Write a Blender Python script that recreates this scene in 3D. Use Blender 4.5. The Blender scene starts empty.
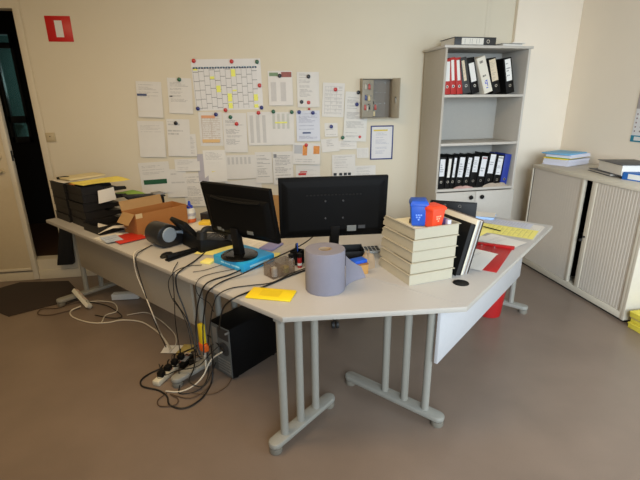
import bpy, bmesh, math, random
from mathutils import Vector, Matrix
random.seed(7)
PI = math.pi
C = bpy.context.scene.collection
PAP={'a1':(-0.886, 1.687, 0.221, 0.314, -2.2),
'a2':(-0.613, 1.717, 0.215, 0.312, -2),
'cal':(-0.171, 1.812, 0.629, 0.449, 0),
'b1':(-0.913, 1.332, 0.234, 0.331, -2),
'b2':(-0.666, 1.34, 0.209, 0.343, -2.5),
'b2b':(-0.548, 1.268, 0.074, 0.207, 0),
'c1':(-0.36, 1.414, 0.217, 0.314, -0.8),
'c2':(-0.135, 1.374, 0.223, 0.369, -1),
'c3':(0.099, 1.408, 0.224, 0.313, 0),
'c4':(0.321, 1.406, 0.231, 0.309, 0),
'flyer':(0.318, 1.778, 0.231, 0.311, 0),
'd1':(0.584, 1.764, 0.214, 0.32, 0),
'd2':(0.578, 1.426, 0.232, 0.292, 0),
'e1':(0.831, 1.666, 0.217, 0.317, -2.5),
'e2':(1.059, 1.504, 0.236, 0.472, -3),
'f1':(0.809, 1.384, 0.132, 0.131, 0),
'f2':(0.799, 1.234, 0.18, 0.129, 4),
'g1':(0.554, 1.156, 0.28, 0.209, -3),
'h1':(1.139, 1.148, 0.124, 0.1, 0),
'clip':(1.338, 1.245, 0.24, 0.342, 0),
's1':(-0.351, 1.062, 0.216, 0.308, 0),
's1b':(-0.47, 1.05, 0.095, 0.263, 0),
't1':(-0.108, 1.045, 0.303, 0.232, 0),
'u1':(0.123, 1.029, 0.167, 0.31, 0),
'u2':(0.314, 1.02, 0.202, 0.327, 0),
'v1':(-0.924, 0.968, 0.282, 0.301, 2),
'v2':(-0.734, 0.907, 0.193, 0.276, 0),
'v3':(-0.565, 0.834, 0.207, 0.331, 0),
'v4':(-0.614, 1.08, 0.235, 0.116, 0),
'w1':(0.939, 1.004, 0.243, 0.263, 0),
'w2':(1.168, 0.94, 0.228, 0.152, 0),
'w3':(0.979, 1.232, 0.187, 0.085, 0),
'x1':(-0.087, 0.826, 0.358, 0.173, 3),
'x2':(0.568, 0.954, 0.248, 0.174, 0)}
MAG=[ ('red', -0.461, 2.018),('red', -0.123, 2.014),('green', 0.109, 2.011),('red', 0.121, 1.805),('blue', -0.464, 1.604),('red', -0.211, 1.587),('blue', -0.303, 1.549),('blue', 0.129, 1.605),('red', 0.098, 1.558),('green', -0.17, 1.522),('red', -0.116, 1.459),('green', -0.606, 1.86),('black', -0.678, 1.476),('black', 0.314, 1.89),('green', 0.24, 1.567),('green', 0.418, 1.56),('black', 0.589, 1.883),('black', 0.517, 1.652),('red', 0.585, 1.646),('redsmall', 0.59, 1.586),('blue', 0.491, 1.559),('blue', 0.626, 1.55),('red', 0.852, 1.764),('black', 1.081, 1.735),('blue', 1.068, 1.623),('blue', 0.809, 1.416),('green', 0.927, 1.306),('red', 1.102, 1.307),('red', 0.553, 1.241) ]
CAB={'printer_black':[(0.18, 1.394, 0.746), (0.088, 1.346, 0.746), (0.014, 1.283, 0.75), (-0.012, 1.257, 0.714), (-0.012, 1.228, 0.6), (-0.012, 1.18, 0.462), (-0.012, 1.121, 0.319), (0.097, 1.241, 0.06)],
'printer_white':[(0.2, 1.403, 0.746), (0.118, 1.373, 0.746), (0.024, 1.324, 0.755), (-0.012, 1.279, 0.722), (-0.012, 1.271, 0.623), (-0.012, 1.197, 0.492), (-0.012, 1.116, 0.342), (0.133, 1.341, 0.1), (0.101, 1.2, 0.05)],
'loop_thin':[(0.162, 0.813, 0.746), (0.105, 0.86, 0.746), (0.008, 0.843, 0.75), (-0.012, 0.903, 0.673), (-0.012, 0.888, 0.576), (-0.012, 0.808, 0.518), (-0.012, 0.756, 0.426), (-0.03, 0.712, 0.308)],
'phone_thick':[(0.544, 1.176, 0.76), (0.394, 1.046, 0.746), (0.19, 0.912, 0.746), (0.042, 0.836, 0.75), (-0.012, 0.816, 0.727), (-0.012, 0.819, 0.64), (-0.012, 0.773, 0.548), (-0.012, 0.734, 0.44), (-0.04, 0.655, 0.336)],
'straight':[(0.103, 0.97, 0.746), (0.018, 0.879, 0.75), (-0.012, 0.845, 0.732), (-0.012, 0.863, 0.571), (-0.012, 0.883, 0.422), (-0.0, 0.895, 0.221)],
'thin_edge':[(0.268, 0.598, 0.746), (0.17, 0.638, 0.746), (0.067, 0.664, 0.746), (-0.012, 0.617, 0.75), (-0.012, 0.633, 0.705), (-0.012, 0.603, 0.667), (0.02, 0.574, 0.628), (0.06, 0.594, 0.551)],
'mon1':[(0.353, 0.603, 0.8), (0.264, 0.558, 0.76), (0.161, 0.566, 0.746), (0.07, 0.58, 0.746), (-0.009, 0.55, 0.75), (-0.012, 0.602, 0.673), (-0.012, 0.645, 0.576), (-0.012, 0.677, 0.442), (-0.03, 0.637, 0.306)],
'mon2':[(1.045, 0.621, 0.8), (0.826, 0.555, 0.78), (0.569, 0.468, 0.8), (0.348, 0.447, 0.8), (0.201, 0.494, 0.76), (0.106, 0.524, 0.746), (0.008, 0.498, 0.75), (-0.012, 0.537, 0.703), (-0.012, 0.568, 0.613), (-0.012, 0.605, 0.492), (-0.05, 0.567, 0.344)],
'bundle':[(0.579, 0.273, 0.746), (0.456, 0.281, 0.746), (0.338, 0.293, 0.746), (0.199, 0.297, 0.746), (0.063, 0.314, 0.746), (-0.034, 0.304, 0.75), (-0.012, 0.402, 0.671), (0.03, 0.492, 0.573), (0.1, 0.62, 0.411)],
'bundle2':[(0.501, 0.298, 0.746), (0.379, 0.309, 0.746), (0.235, 0.304, 0.746), (0.137, 0.367, 0.746), (0.059, 0.416, 0.746), (-0.033, 0.404, 0.75), (-0.012, 0.483, 0.668), (-0.012, 0.523, 0.568), (-0.03, 0.549, 0.403)],
'fl_white':[(0.026, 2.429, 0.03), (-0.05, 2.448, 0.008), (-0.084, 2.322, 0.008), (-0.039, 2.117, 0.008), (0.05, 2.004, 0.008), (0.14, 1.956, 0.008), (0.217, 1.818, 0.008), (0.225, 1.668, 0.008), (0.204, 1.479, 0.008), (0.144, 1.253, 0.008)],
'fl_white2':[(0.024, 2.05, 0.008), (0.1, 2.143, 0.008), (0.19, 2.141, 0.008), (0.247, 2.31, 0.008), (0.189, 2.447, 0.008), (0.115, 2.51, 0.008)],
'fl_thin':[(0.207, 2.006, 0.008), (0.327, 1.924, 0.008), (0.329, 1.715, 0.008), (0.284, 1.447, 0.008), (0.206, 1.3, 0.008), (0.121, 1.241, 0.008)],
'fl_dark':[(0.124, 2.531, 0.008), (-0.0, 2.594, 0.008), (-0.096, 2.595, 0.008), (-0.188, 2.683, 0.008), (-0.243, 2.608, 0.008), (-0.188, 2.51, 0.008), (-0.066, 2.468, 0.008), (0.021, 2.445, 0.008)],
'fl_dark2':[(0.126, 2.497, 0.008), (0.187, 2.294, 0.008), (0.173, 2.022, 0.008), (0.106, 2.053, 0.008), (0.043, 2.215, 0.008)],
'heap_loop':[(0.029, 0.994, 0.05), (-0.031, 1.115, 0.008), (-0.151, 1.112, 0.008), (-0.196, 1.042, 0.008), (-0.156, 0.93, 0.008), (-0.153, 0.838, 0.008), (-0.186, 0.753, 0.008), (-0.147, 0.664, 0.008), (-0.034, 0.66, 0.008), (0.086, 0.734, 0.008), (0.132, 0.762, 0.1), (0.078, 0.681, 0.3)],
'heap_thin':[(-0.137, 0.862, 0.008), (-0.205, 0.847, 0.008), (-0.226, 0.791, 0.008), (-0.168, 0.731, 0.008), (-0.127, 0.763, 0.008), (-0.131, 0.84, 0.008), (-0.078, 0.715, 0.008), (0.044, 0.708, 0.008), (0.168, 0.812, 0.008)],
'heap_brown':[(-0.051, 0.754, 0.008), (0.025, 0.644, 0.008), (0.119, 0.63, 0.008), (0.199, 0.672, 0.008)],
'heap_white':[(-0.131, 0.884, 0.008), (-0.081, 0.813, 0.008), (-0.017, 0.77, 0.03), (0.057, 0.767, 0.06), (0.114, 0.751, 0.15), (0.147, 0.677, 0.22)],
'heap_black3':[(0.121, 1.06, 0.08), (0.194, 1.002, 0.12), (0.227, 0.947, 0.2), (0.195, 0.797, 0.22), (0.173, 0.693, 0.2)],
'kb':[(0.302, 0.711, 0.746), (0.209, 0.725, 0.746), (0.124, 0.733, 0.746), (0.064, 0.762, 0.746)]}

WY = 4.323            # back wall plane
WX = 3.36             # right wall plane
AX, AY, TZ = 0.096, 1.700, 0.74      # near corner of the L-shaped desk, height of its top
DROT = math.radians(41.506)           # desk axes: local x runs along the right wing, local y along the left wing
cD, sD = math.cos(DROT), math.sin(DROT)

def D(w, u, z=TZ):
    return Vector((AX + w*cD - u*sD, AY + w*sD + u*cD, z))

# ------------------------------------------------------------------ materials
MATS = {}
def lin(c):
    return tuple(((v/12.92) if v <= 0.04045 else ((v+0.055)/1.055)**2.4) for v in c)

def mat(name, rgb, rough=0.5, var=0.04, scale=40.0, bump=0.0, metal=0.0, spec=0.5, trans=0.0, alpha=1.0, emit=None, emit_s=0.0):
    """rgb in sRGB 0..1; a little procedural noise in colour and relief."""
    if name in MATS: return MATS[name]
    m = bpy.data.materials.new(name); m.use_nodes = True
    nt = m.node_tree; b = nt.nodes['Principled BSDF']
    c = lin(rgb)
    tc = nt.nodes.new('ShaderNodeTexCoord'); nz = nt.nodes.new('ShaderNodeTexNoise')
    nz.inputs['Scale'].default_value = scale; nz.inputs['Detail'].default_value = 3
    nt.links.new(tc.outputs['Object'], nz.inputs['Vector'])
    mx = nt.nodes.new('ShaderNodeMix'); mx.data_type = 'RGBA'
    mx.inputs[6].default_value = tuple(max(0, v*(1-var)) for v in c) + (1,)
    mx.inputs[7].default_value = tuple(min(1, v*(1+var)) for v in c) + (1,)
    nt.links.new(nz.outputs['Fac'], mx.inputs[0]); nt.links.new(mx.outputs[2], b.inputs['Base Color'])
    b.inputs['Roughness'].default_value = rough; b.inputs['Metallic'].default_value = metal
    b.inputs['Specular IOR Level'].default_value = spec
    if trans: b.inputs['Transmission Weight'].default_value = trans
    if alpha < 1: b.inputs['Alpha'].default_value = alpha
    if emit: b.inputs['Emission Color'].default_value = lin(emit)+(1,); b.inputs['Emission Strength'].default_value = emit_s
    if bump:
        bp = nt.nodes.new('ShaderNodeBump'); bp.inputs['Strength'].default_value = bump; bp.inputs['Distance'].default_value = 0.004
        nt.links.new(nz.outputs['Fac'], bp.inputs['Height']); nt.links.new(bp.outputs['Normal'], b.inputs['Normal'])
    MATS[name] = m
    return m

class NM:
    """tiny math-node builder"""
    def __init__(s, nt): s.nt = nt
    def m(s, op, a, b=None, c=None):
        n = s.nt.nodes.new('ShaderNodeMath'); n.operation = op
        for i, v in enumerate((a, b, c)):
            if v is None: continue
            if isinstance(v, (int, float)): n.inputs[i].default_value = v
            else: s.nt.links.new(v, n.inputs[i])
        return n.outputs[0]

def paper_mat(name, base=(0.87, 0.85, 0.81), ink=(0.35, 0.35, 0.38), rows=28, style='text', strength=0.55, x0=.1, x1=.9, y0=.08, y1=.9, cols=4, seed=0.0):
    if name in MATS: return MATS[name]
    m = bpy.data.materials.new(name); m.use_nodes = True
    nt = m.node_tree; b = nt.nodes['Principled BSDF']; b.inputs['Roughness'].default_value = 0.75; b.inputs['Specular IOR Level'].default_value = 0.2
    q = NM(nt)
    uv = nt.nodes.new('ShaderNodeUVMap'); sp = nt.nodes.new('ShaderNodeSeparateXYZ'); nt.links.new(uv.outputs[0], sp.inputs[0])
    u, v = sp.outputs[0], sp.outputs[1]
    vr = q.m('MULTIPLY', v, rows); row = q.m('FLOOR', vr); fr = q.m('FRACT', vr)
    def rnd(w):
        wn = nt.nodes.new('ShaderNodeTexWhiteNoise'); wn.noise_dimensions = '1D'; nt.links.new(w, wn.inputs['W']); return wn.outputs['Value']
    inx = q.m('MULTIPLY', q.m('GREATER_THAN', u, x0), q.m('LESS_THAN', u, x1))
    iny = q.m('MULTIPLY', q.m('GREATER_THAN', v, y0), q.m('LESS_THAN', v, y1))
    box = q.m('MULTIPLY', inx, iny)
    if style == 'text':
        r1 = rnd(q.m('ADD', row, seed+.31)); r2 = rnd(q.m('ADD', row, seed+77.7))
        end = q.m('ADD', q.m('MULTIPLY', r1, (x1-x0)*.55), x0+(x1-x0)*.45)
        k = q.m('MULTIPLY', q.m('LESS_THAN', u, end), q.m('LESS_THAN', fr, .5))
        k = q.m('MULTIPLY', k, q.m('GREATER_THAN', r2, .32))
        w = q.m('ADD', q.m('FLOOR', q.m('MULTIPLY', u, 38)), q.m('MULTIPLY', row, 61.3))
        k = q.m('MULTIPLY', k, q.m('ADD', q.m('MULTIPLY', q.m('GREATER_THAN', rnd(w), .2), .7), .3))
    elif style == 'table':
        fc = q.m('FRACT', q.m('MULTIPLY', q.m('SUBTRACT', u, x0), cols/(x1-x0)))
        k = q.m('MAXIMUM', q.m('LESS_THAN', fr, .18), q.m('LESS_THAN', fc, .07))
        w = q.m('ADD', q.m('FLOOR', q.m('MULTIPLY', u, 30)), q.m('MULTIPLY', row, 61.3))
        k = q.m('MAXIMUM', k, q.m('MULTIPLY', q.m('MULTIPLY', q.m('GREATER_THAN', rnd(w), .55), q.m('GREATER_THAN', fr, .5)), .6))
    elif style == 'cols':
        fc = q.m('FRACT', q.m('MULTIPLY', q.m('SUBTRACT', u, x0), cols/(x1-x0)))
        k = q.m('MULTIPLY', q.m('LESS_THAN', fc, .55), q.m('LESS_THAN', fr, .6))
    elif style == 'planner':
        fcx = q.m('MULTIPLY', q.m('SUBTRACT', u, x0), cols/(x1-x0)); ci = q.m('FLOOR', fcx); fc = q.m('FRACT', fcx)
        vv = q.m('ADD', q.m('MULTIPLY', v, 5.6), q.m('MULTIPLY', rnd(q.m('ADD', ci, 3.3)), .8)); f5 = q.m('FRACT', vv)
        k = q.m('MAXIMUM', q.m('MULTIPLY', q.m('LESS_THAN', fc, .09), .55), q.m('LESS_THAN', f5, .055))
        k = q.m('MAXIMUM', k, q.m('MULTIPLY', q.m('LESS_THAN', fr, .2), .18))
    else:
        k = q.m('MULTIPLY', fr, 0.0)
    k = q.m('MULTIPLY', q.m('MULTIPLY', k, box), strength)
    tc = nt.nodes.new('ShaderNodeTexCoord'); nz = nt.nodes.new('ShaderNodeTexNoise'); nz.inputs['Scale'].default_value = 12
    nt.links.new(tc.outputs['Object'], nz.inputs['Vector'])
    mx0 = nt.nodes.new('ShaderNodeMix'); mx0.data_type = 'RGBA'; L = lin(base)
    mx0.inputs[6].default_value = tuple(x*.96 for x in L)+(1,); mx0.inputs[7].default_value = tuple(min(1, x*1.03) for x in L)+(1,)
    nt.links.new(nz.outputs['Fac'], mx0.inputs[0])
    mx = nt.nodes.new('ShaderNodeMix'); mx.data_type = 'RGBA'
    nt.links.new(mx0.outputs[2], mx.inputs[6]); mx.inputs[7].default_value = lin(ink)+(1,)
    nt.links.new(k, mx.inputs[0]); nt.links.new(mx.outputs[2], b.inputs['Base Color'])
    MATS[name] = m
    return m

# ------------------------------------------------------------------ mesh builder
class MB:
    def __init__(s): s.bm = bmesh.new(); s.uv = None
    def _v(s, pts): return [s.bm.verts.new(p) for p in pts]
    def hexa(s, p, bev=0.0, seg=2):
        """8 points: bottom ring 0-3 (ccw from above), top ring 4-7"""
        v = s._v(p); fs = []
        for idx in ((3,2,1,0),(4,5,6,7),(0,1,5,4),(1,2,6,5),(2,3,7,6),(3,0,4,7)):
            fs.append(s.bm.faces.new([v[i] for i in idx]))
        if bev > 0:
            es = list({e for f in fs for e in f.edges})
            bmesh.ops.bevel(s.bm, geom=es, offset=bev, segments=seg, profile=.5, affect='EDGES')
        return s
    def box(s, x0, x1, y0, y1, z0, z1, bev=0.0, M=None, seg=2):
        p = [(x0,y0,z0),(x1,y0,z0),(x1,y1,z0),(x0,y1,z0),(x0,y0,z1),(x1,y0,z1),(x1,y1,z1),(x0,y1,z1)]
        if M is not None: p = [M @ Vector(q) for q in p]
        return s.hexa(p, bev, seg)
    def prism(s, poly, z0, z1, bev=0.0, M=None, holes=None):
        n = len(poly)
        T = (lambda q: M @ Vector(q)) if M is not None else (lambda q: q)
        a = s._v([T((x,y,z0)) for x,y in poly]); b = s._v([T((x,y,z1)) for x,y in poly])
        fs = [s.bm.faces.new(a[::-1]), s.bm.faces.new(b)]
        for i in range(n):
            j = (i+1) % n; fs.append(s.bm.faces.new((a[i],a[j],b[j],b[i])))
        if bev > 0:
            es = list({e for f in fs[:2] for e in f.edges})
            bmesh.ops.bevel(s.bm, geom=es, offset=bev, segments=2, profile=.5, affect='EDGES')
        return s
    def ring(s, c, ax1, ax2, r, seg):
        return [s.bm.verts.new(c + ax1*(r*math.cos(2*PI*i/seg)) + ax2*(r*math.sin(2*PI*i/seg))) for i in range(seg)]
    def bridge(s, a, b):
        n = len(a)
        for i in range(n):
            j = (i+1) % n; s.bm.faces.new((a[i],a[j],b[j],b[i]))
    def cyl(s, p0, p1, r0, r1=None, seg=18, cap=True, stops=None):
        p0, p1 = Vector(p0), Vector(p1); d = (p1-p0).normalized()
        a1 = d.orthogonal().normalized(); a2 = d.cross(a1)
        r1 = r0 if r1 is None else r1
        st = stops or [(0, r0), (1, r1)]
        rs = [s.ring(p0 + (p1-p0)*t, a1, a2, r, seg) for t, r in st]
        for a, b in zip(rs, rs[1:]): s.bridge(a, b)
        if cap: s.bm.faces.new(rs[0][::-1]); s.bm.faces.new(rs[-1])
        return s
    def lathe(s, prof, c=(0,0,0), seg=28, M=None):
        c = Vector(c); rs = []
        for r, z in prof:
            if r < 1e-5: 
                p = c+Vector((0,0,z)); rs.append(s.bm.verts.new(M @ p if M is not None else p))
            else:
                ps = [c+Vector((r*math.cos(2*PI*i/seg), r*math.sin(2*PI*i/seg), z)) for i in range(seg)]
                rs.append([s.bm.verts.new(M @ p if M is not None else p) for p in ps])
        for a, b in zip(rs, rs[1:]):
            for i in range(seg):
                j = (i+1) % seg
                if isinstance(a, list) and isinstance(b, list): s.bm.faces.new((a[i],a[j],b[j],b[i]))
                elif isinstance(b, list): s.bm.faces.new((a, b[j], b[i]))
                elif isinstance(a, list): s.bm.faces.new((a[i], a[j], b))
        return s
    def tube(s, pts, r, seg=6, smooth=5, cap=True):
        P = [Vector(p) for p in pts]
        if smooth > 1 and len(P) > 2:
            Q = [2*P[0]-P[1]] + P + [2*P[-1]-P[-2]]; out = []
            for i in range(1, len(Q)-2):
                for k in range(smooth):
                    t = k/smooth; p0,p1,p2,p3 = Q[i-1],Q[i],Q[i+1],Q[i+2]
                    out.append(.5*((2*p1)+(p2-p0)*t+(2*p0-5*p1+4*p2-p3)*t*t+(3*p1-p0-3*p2+p3)*t**3))
            out.append(P[-1]); P = out
        rs = []; up = Vector((0,0,1)); prev = None
        for i, p in enumerate(P):
            d = (P[min(i+1,len(P)-1)]-P[max(i-1,0)]).normalized()
            if prev is None: a1 = d.orthogonal().normalized()
            else:
                a1 = prev - d*prev.dot(d)
                a1 = a1.normalized() if a1.length > 1e-6 else d.orthogonal().normalized()
            prev = a1; rs.append(s.ring(p, a1, d.cross(a1), r, seg))
        for a, b in zip(rs, rs[1:]): s.bridge(a, b)
        if cap: s.bm.faces.new(rs[0][::-1]); s.bm.faces.new(rs[-1])
        return s
    def sheet(s, fn, nx=4, ny=6, double=False):
        """fn(u,v)->point; uv kept"""
        if s.uv is None: s.uv = s.bm.loops.layers.uv.new('UVMap')
        g = [[s.bm.verts.new(fn(i/nx, j/ny)) for i in range(nx+1)] for j in range(ny+1)]
        for j in range(ny):
            for i in range(nx):
                f = s.bm.faces.new((g[j][i], g[j][i+1], g[j+1][i+1], g[j+1][i]))
                for l, (a, b) in zip(f.loops, ((i,j),(i+1,j),(i+1,j+1),(i,j+1))): l[s.uv].uv = (a/nx, b/ny)
        return s
    def wsheet(s, w, h, y=0.0, cx=0.0, z0=0.0, curl=0.006, rot=0.0, nx=3, ny=6):
        """upright sheet in x-z facing -y, bottom edge lifting a little"""
        c, sn = math.cos(rot), math.sin(rot)
        def fn(u, v):
            x, z = (u-.5)*w, (v-.5)*h
            return (cx + x*c - z*sn, y - curl*(1-v)**2*(.6+.4*u), z0 + x*sn + z*c)
        return s.sheet(fn, nx, ny)
    def hsheet(s, w, h, z=0.0, cx=0.0, cy=0.0, rot=0.0, wave=0.0, ph=0.0, nx=5, ny=5):
        c, sn = math.cos(rot), math.sin(rot)
        def fn(u, v):
            x, y = (u-.5)*w, (v-.5)*h
            return (cx + x*c - y*sn, cy + x*sn + y*c, z + wave*(.5+.5*math.sin(5*u+ph)*math.cos(4*v+ph)))
        return s.sheet(fn, nx, ny)
    def build(s, name, material, parent=None, loc=None, rot=None, ang=35):
        bmesh.ops.recalc_face_normals(s.bm, faces=[f for f in s.bm.faces]) if s.uv is None else None
        me = bpy.data.meshes.new(name); s.bm.to_mesh(me); s.bm.free()
        me.materials.append(material)
        for p in me.polygons: p.use_smooth = True
        me.set_sharp_from_angle(angle=math.radians(ang))
        o = bpy.data.objects.new(name, me); C.objects.link(o)
        if parent is not None: o.parent = parent
        if loc is not None: o.location = loc
        if rot is not None: o.rotation_euler = rot
        return o

def tag(o, label=None, cat=None, group=None, kind=None):
    if label: o['label'] = label
    if cat: o['category'] = cat
    if group: o['group'] = group
    if kind: o['kind'] = kind
    return o
def thing(name, label, cat, loc=(0,0,0), rz=0.0, group=None, rot=None):
    o = bpy.data.objects.new(name, None); C.objects.link(o); o.location = loc
    o.rotation_euler = rot if rot else (0,0,rz); o.empty_display_size = .05
    return tag(o, label, cat, group)
def solo(name, mb, m, label, cat, loc=(0,0,0), rz=0.0, group=None, rot=None):
    o = mb.build(name, m, None, loc, rot if rot else (0,0,rz)); return tag(o, label, cat, group)
def struct(name, mb, m, parent=None):
    o = mb.build(name, m, parent)
    if parent is None: o['kind'] = 'structure'
    return o
def kids(o): return [c for c in bpy.data.objects if c.parent == o]
def dup(o, parent=None):
    c = o.copy(); C.objects.link(c)
    if parent is not None: c.parent = parent
    for k in kids(o): dup(k, c)
    return c
def plab(o, label): o['label'] = label; return o

# ------------------------------------------------------------------ palette
M_wall = mat('cream wall paint', (0.85, 0.81, 0.718), .8, .025, 3, .02)
M_wall_lit = mat('cream wall paint lit', (0.93, 0.88, 0.80), .8, .025, 3, .02)  # same wall paint, lightened to stand in for the weak grazing window light
M_trim = mat('off white trim', (0.84, 0.80, 0.71), .6)
M_door = mat('cream door', (0.83, 0.77, 0.65), .55)
M_desk = mat('light grey desk laminate', (0.72, 0.705, 0.685), .42, .025, 60)
M_edge = mat('desk edge band', (0.68, 0.655, 0.61), .5)
M_panel = mat('modesty panel laminate', (0.74, 0.74, 0.74), .5)
M_metal = mat('grey painted leg metal', (0.57, 0.56, 0.52), .4)
M_footcap = mat('grey plastic foot', (0.49, 0.47, 0.42), .6)
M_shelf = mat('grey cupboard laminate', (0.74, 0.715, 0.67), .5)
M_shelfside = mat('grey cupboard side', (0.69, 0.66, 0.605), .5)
M_cab = mat('cream cabinet metal', (0.79, 0.755, 0.68), .45)
M_tamb = mat('grey tambour', (0.77, 0.735, 0.68), .5)
M_black = mat('black plastic', (0.05, 0.046, 0.042), .5, .08, spec=.22)
M_blackm = mat('matt black plastic', (0.06, 0.058, 0.057), .6, .08)
M_tray = mat('black tray plastic', (0.098, 0.086, 0.075), .5, .06, spec=.3)
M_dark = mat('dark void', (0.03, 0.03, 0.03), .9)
M_dgrey = mat('dark grey', (0.20, 0.20, 0.20), .5)
M_grey = mat('mid grey plastic', (0.50, 0.50, 0.50), .5)
M_chrome = mat('chrome', (0.80, 0.80, 0.78), .25, metal=1.0)
M_beige = mat('beige tray plastic', (0.70, 0.665, 0.575), .5, .02)
M_blue = mat('blue plastic', (0.10, 0.31, 0.70), .45)
M_orange = mat('orange red plastic', (0.90, 0.27, 0.13), .45)
M_red = mat('red plastic', (0.66, 0.09, 0.09), .5)
M_redb = mat('red binder', (0.68, 0.125, 0.09), .5)
M_white = mat('white plastic', (0.86, 0.86, 0.84), .5)
M_card = mat('brown cardboard', (0.65, 0.43, 0.22), .85, .06, 30)
M_cardin = mat('pale cardboard inside', (0.66, 0.52, 0.34), .85, .06, 30)
M_roll = mat('blue grey paper roll', (0.50, 0.49, 0.53), .9, .03, 50, .05)
M_yell = mat('yellow paper', (0.92, 0.80, 0.09), .6)
M_pyell = mat('pale yellow paper', (0.95, 0.90, 0.52), .7)
M_sticky = mat('sticky note yellow', (0.93, 0.88, 0.48), .7)
M_cable = mat('black cable', (0.055, 0.052, 0.05), .5)
M_wcable = mat('white cable', (0.80, 0.76, 0.68), .5)
M_bcable = mat('brown cable', (0.30, 0.22, 0.15), .5)
M_plain = paper_mat('plain paper', style='plain')
M_cyan = mat('cyan box', (0.13, 0.62, 0.83), .45)
M_wood = mat('pale wood', (0.74, 0.55, 0.30), .6, .1, 25)
# ------------------------------------------------------------------ the setting
def floor_mat():
    m = mat('linoleum floor', (0.49, 0.425, 0.37), .34, .13, 220, .015)
    nt = m.node_tree; b = nt.nodes['Principled BSDF']
    n2 = nt.nodes.new('ShaderNodeTexNoise'); n2.inputs['Scale'].default_value = 2.2; n2.inputs['Detail'].default_value = 6
    tc = [n for n in nt.nodes if n.type == 'TEX_COORD'][0]; nt.links.new(tc.outputs['Object'], n2.inputs['Vector'])
    old = b.inputs['Base Color'].links[0].from_socket
    mx = nt.nodes.new('ShaderNodeMix'); mx.data_type = 'RGBA'; mx.blend_type = 'MULTIPLY'; mx.inputs[0].default_value = .35
    nt.links.new(old, mx.inputs[6]); nt.links.new(n2.outputs['Color'], mx.inputs[7])
    hs = nt.nodes.new('ShaderNodeHueSaturation'); hs.inputs['Saturation'].default_value = 0.0; nt.links.new(n2.outputs['Color'], hs.inputs['Color'])
    hs.inputs['Value'].default_value = 1.7
    nt.links.new(hs.outputs['Color'], mx.inputs[7]); nt.links.new(mx.outputs[2], b.inputs['Base Color'])
    return m
struct('floor', MB().box(-4.2, WX+.1, -2.2, WY+.05, -.05, 0), floor_mat())
OX0, OX1 = -2.139, -1.889       # what shows of the opening beside the door leaf
w = MB()
w.box(OX1, WX+.1, WY, WY+.12, 0, 2.75)
w.box(-4.2, -3.03, WY, WY+.12, 0, 2.75)
w.box(-3.03, OX1, WY, WY+.12, 2.42, 2.75)
w.box(-3.03, OX1, WY, WY+.12, 0, .2)
struct('wall_back', w, M_wall)
struct('wall_right', MB().box(WX, WX+.12, -2.2, WY, 0, 2.75), M_wall_lit)
struct('ceiling', MB().box(-4.2, WX+.1, -2.2, WY+.12, 2.75, 2.83), mat('ceiling white', (.84,.82,.78), .8))
b = MB(); b.box(-4.2, 1.74, WY-.014, WY-.0005, 0, .092, .003)
struct('baseboard_back', b, M_trim)
struct('baseboard_right', MB().box(WX-.014, WX-.0005, -2.2, WY, 0, .08, .003), M_trim)
# casing of the doorway and the joint strip of the metal wall panels
struct('trim_1', MB().box(OX1+.0, OX1+.058, WY-.008, WY-.0005, .2, 2.42, .003), M_trim)
struct('trim_2', MB().box(OX1+.064, OX1+.072, WY-.004, WY-.0005, .095, 2.75, .001), M_trim)
# pier standing out of the wall behind the bookcase
struct('trim_3', MB().box(2.36, 2.405, WY-.004, WY-.0005, 2.12, 2.75, .001), M_trim)
struct('wall_back_pier', MB().box(2.66, WX, WY-.05, WY-.0005, 0, 2.75, .003), M_wall_lit)
# door leaf, nearly closed beside the dark opening
dl = MB(); dl.box(-3.02, OX0-.045, WY-.035, WY+.012, .105, 2.40, .004)
door = struct('door_1', dl, M_door)
struct('door_edge', MB().box(OX0-.045, OX0, WY-.037, WY+.012, .012, 2.40, .004), mat('door edge strip', (.88,.85,.78), .5), door)
struct('kick_plate', MB().box(-3.02, OX0-.05, WY-.041, WY-.035, .11, .135, .002), M_trim, door)
kn = MB(); kn.lathe([(0,0),(.024,.002),(.026,.01),(.018,.02),(.02,.035),(.014,.045),(0,.047)], M=Matrix.Translation((-2.236, WY-.035, 1.215)) @ Matrix.Rotation(PI/2,4,'X'))
M_hdl = mat('cream metal handle', (.80,.74,.60), .3)
struct('door_knob', kn, M_hdl, door)
lv = MB(); lv.lathe([(0,0),(.024,.002),(.024,.008),(.01,.012),(.01,.05),(0,.052)], M=Matrix.Translation((-2.236, WY-.035, 1.085)) @ Matrix.Rotation(PI/2,4,'X'))
lv.tube([(-2.236,WY-.08,1.085),(-2.27,WY-.085,1.086),(-2.35,WY-.083,1.084)], .009, 8)
struct('door_handle', lv, M_hdl, door)
lt = MB(); lt.box(OX0-.004, OX0+.003, WY-.03, WY-.005, 1.17, 1.26); lt.box(OX0+.002, OX0+.012, WY-.026, WY-.012, 1.20, 1.225)
struct('latch', lt, M_dgrey, door)
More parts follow.
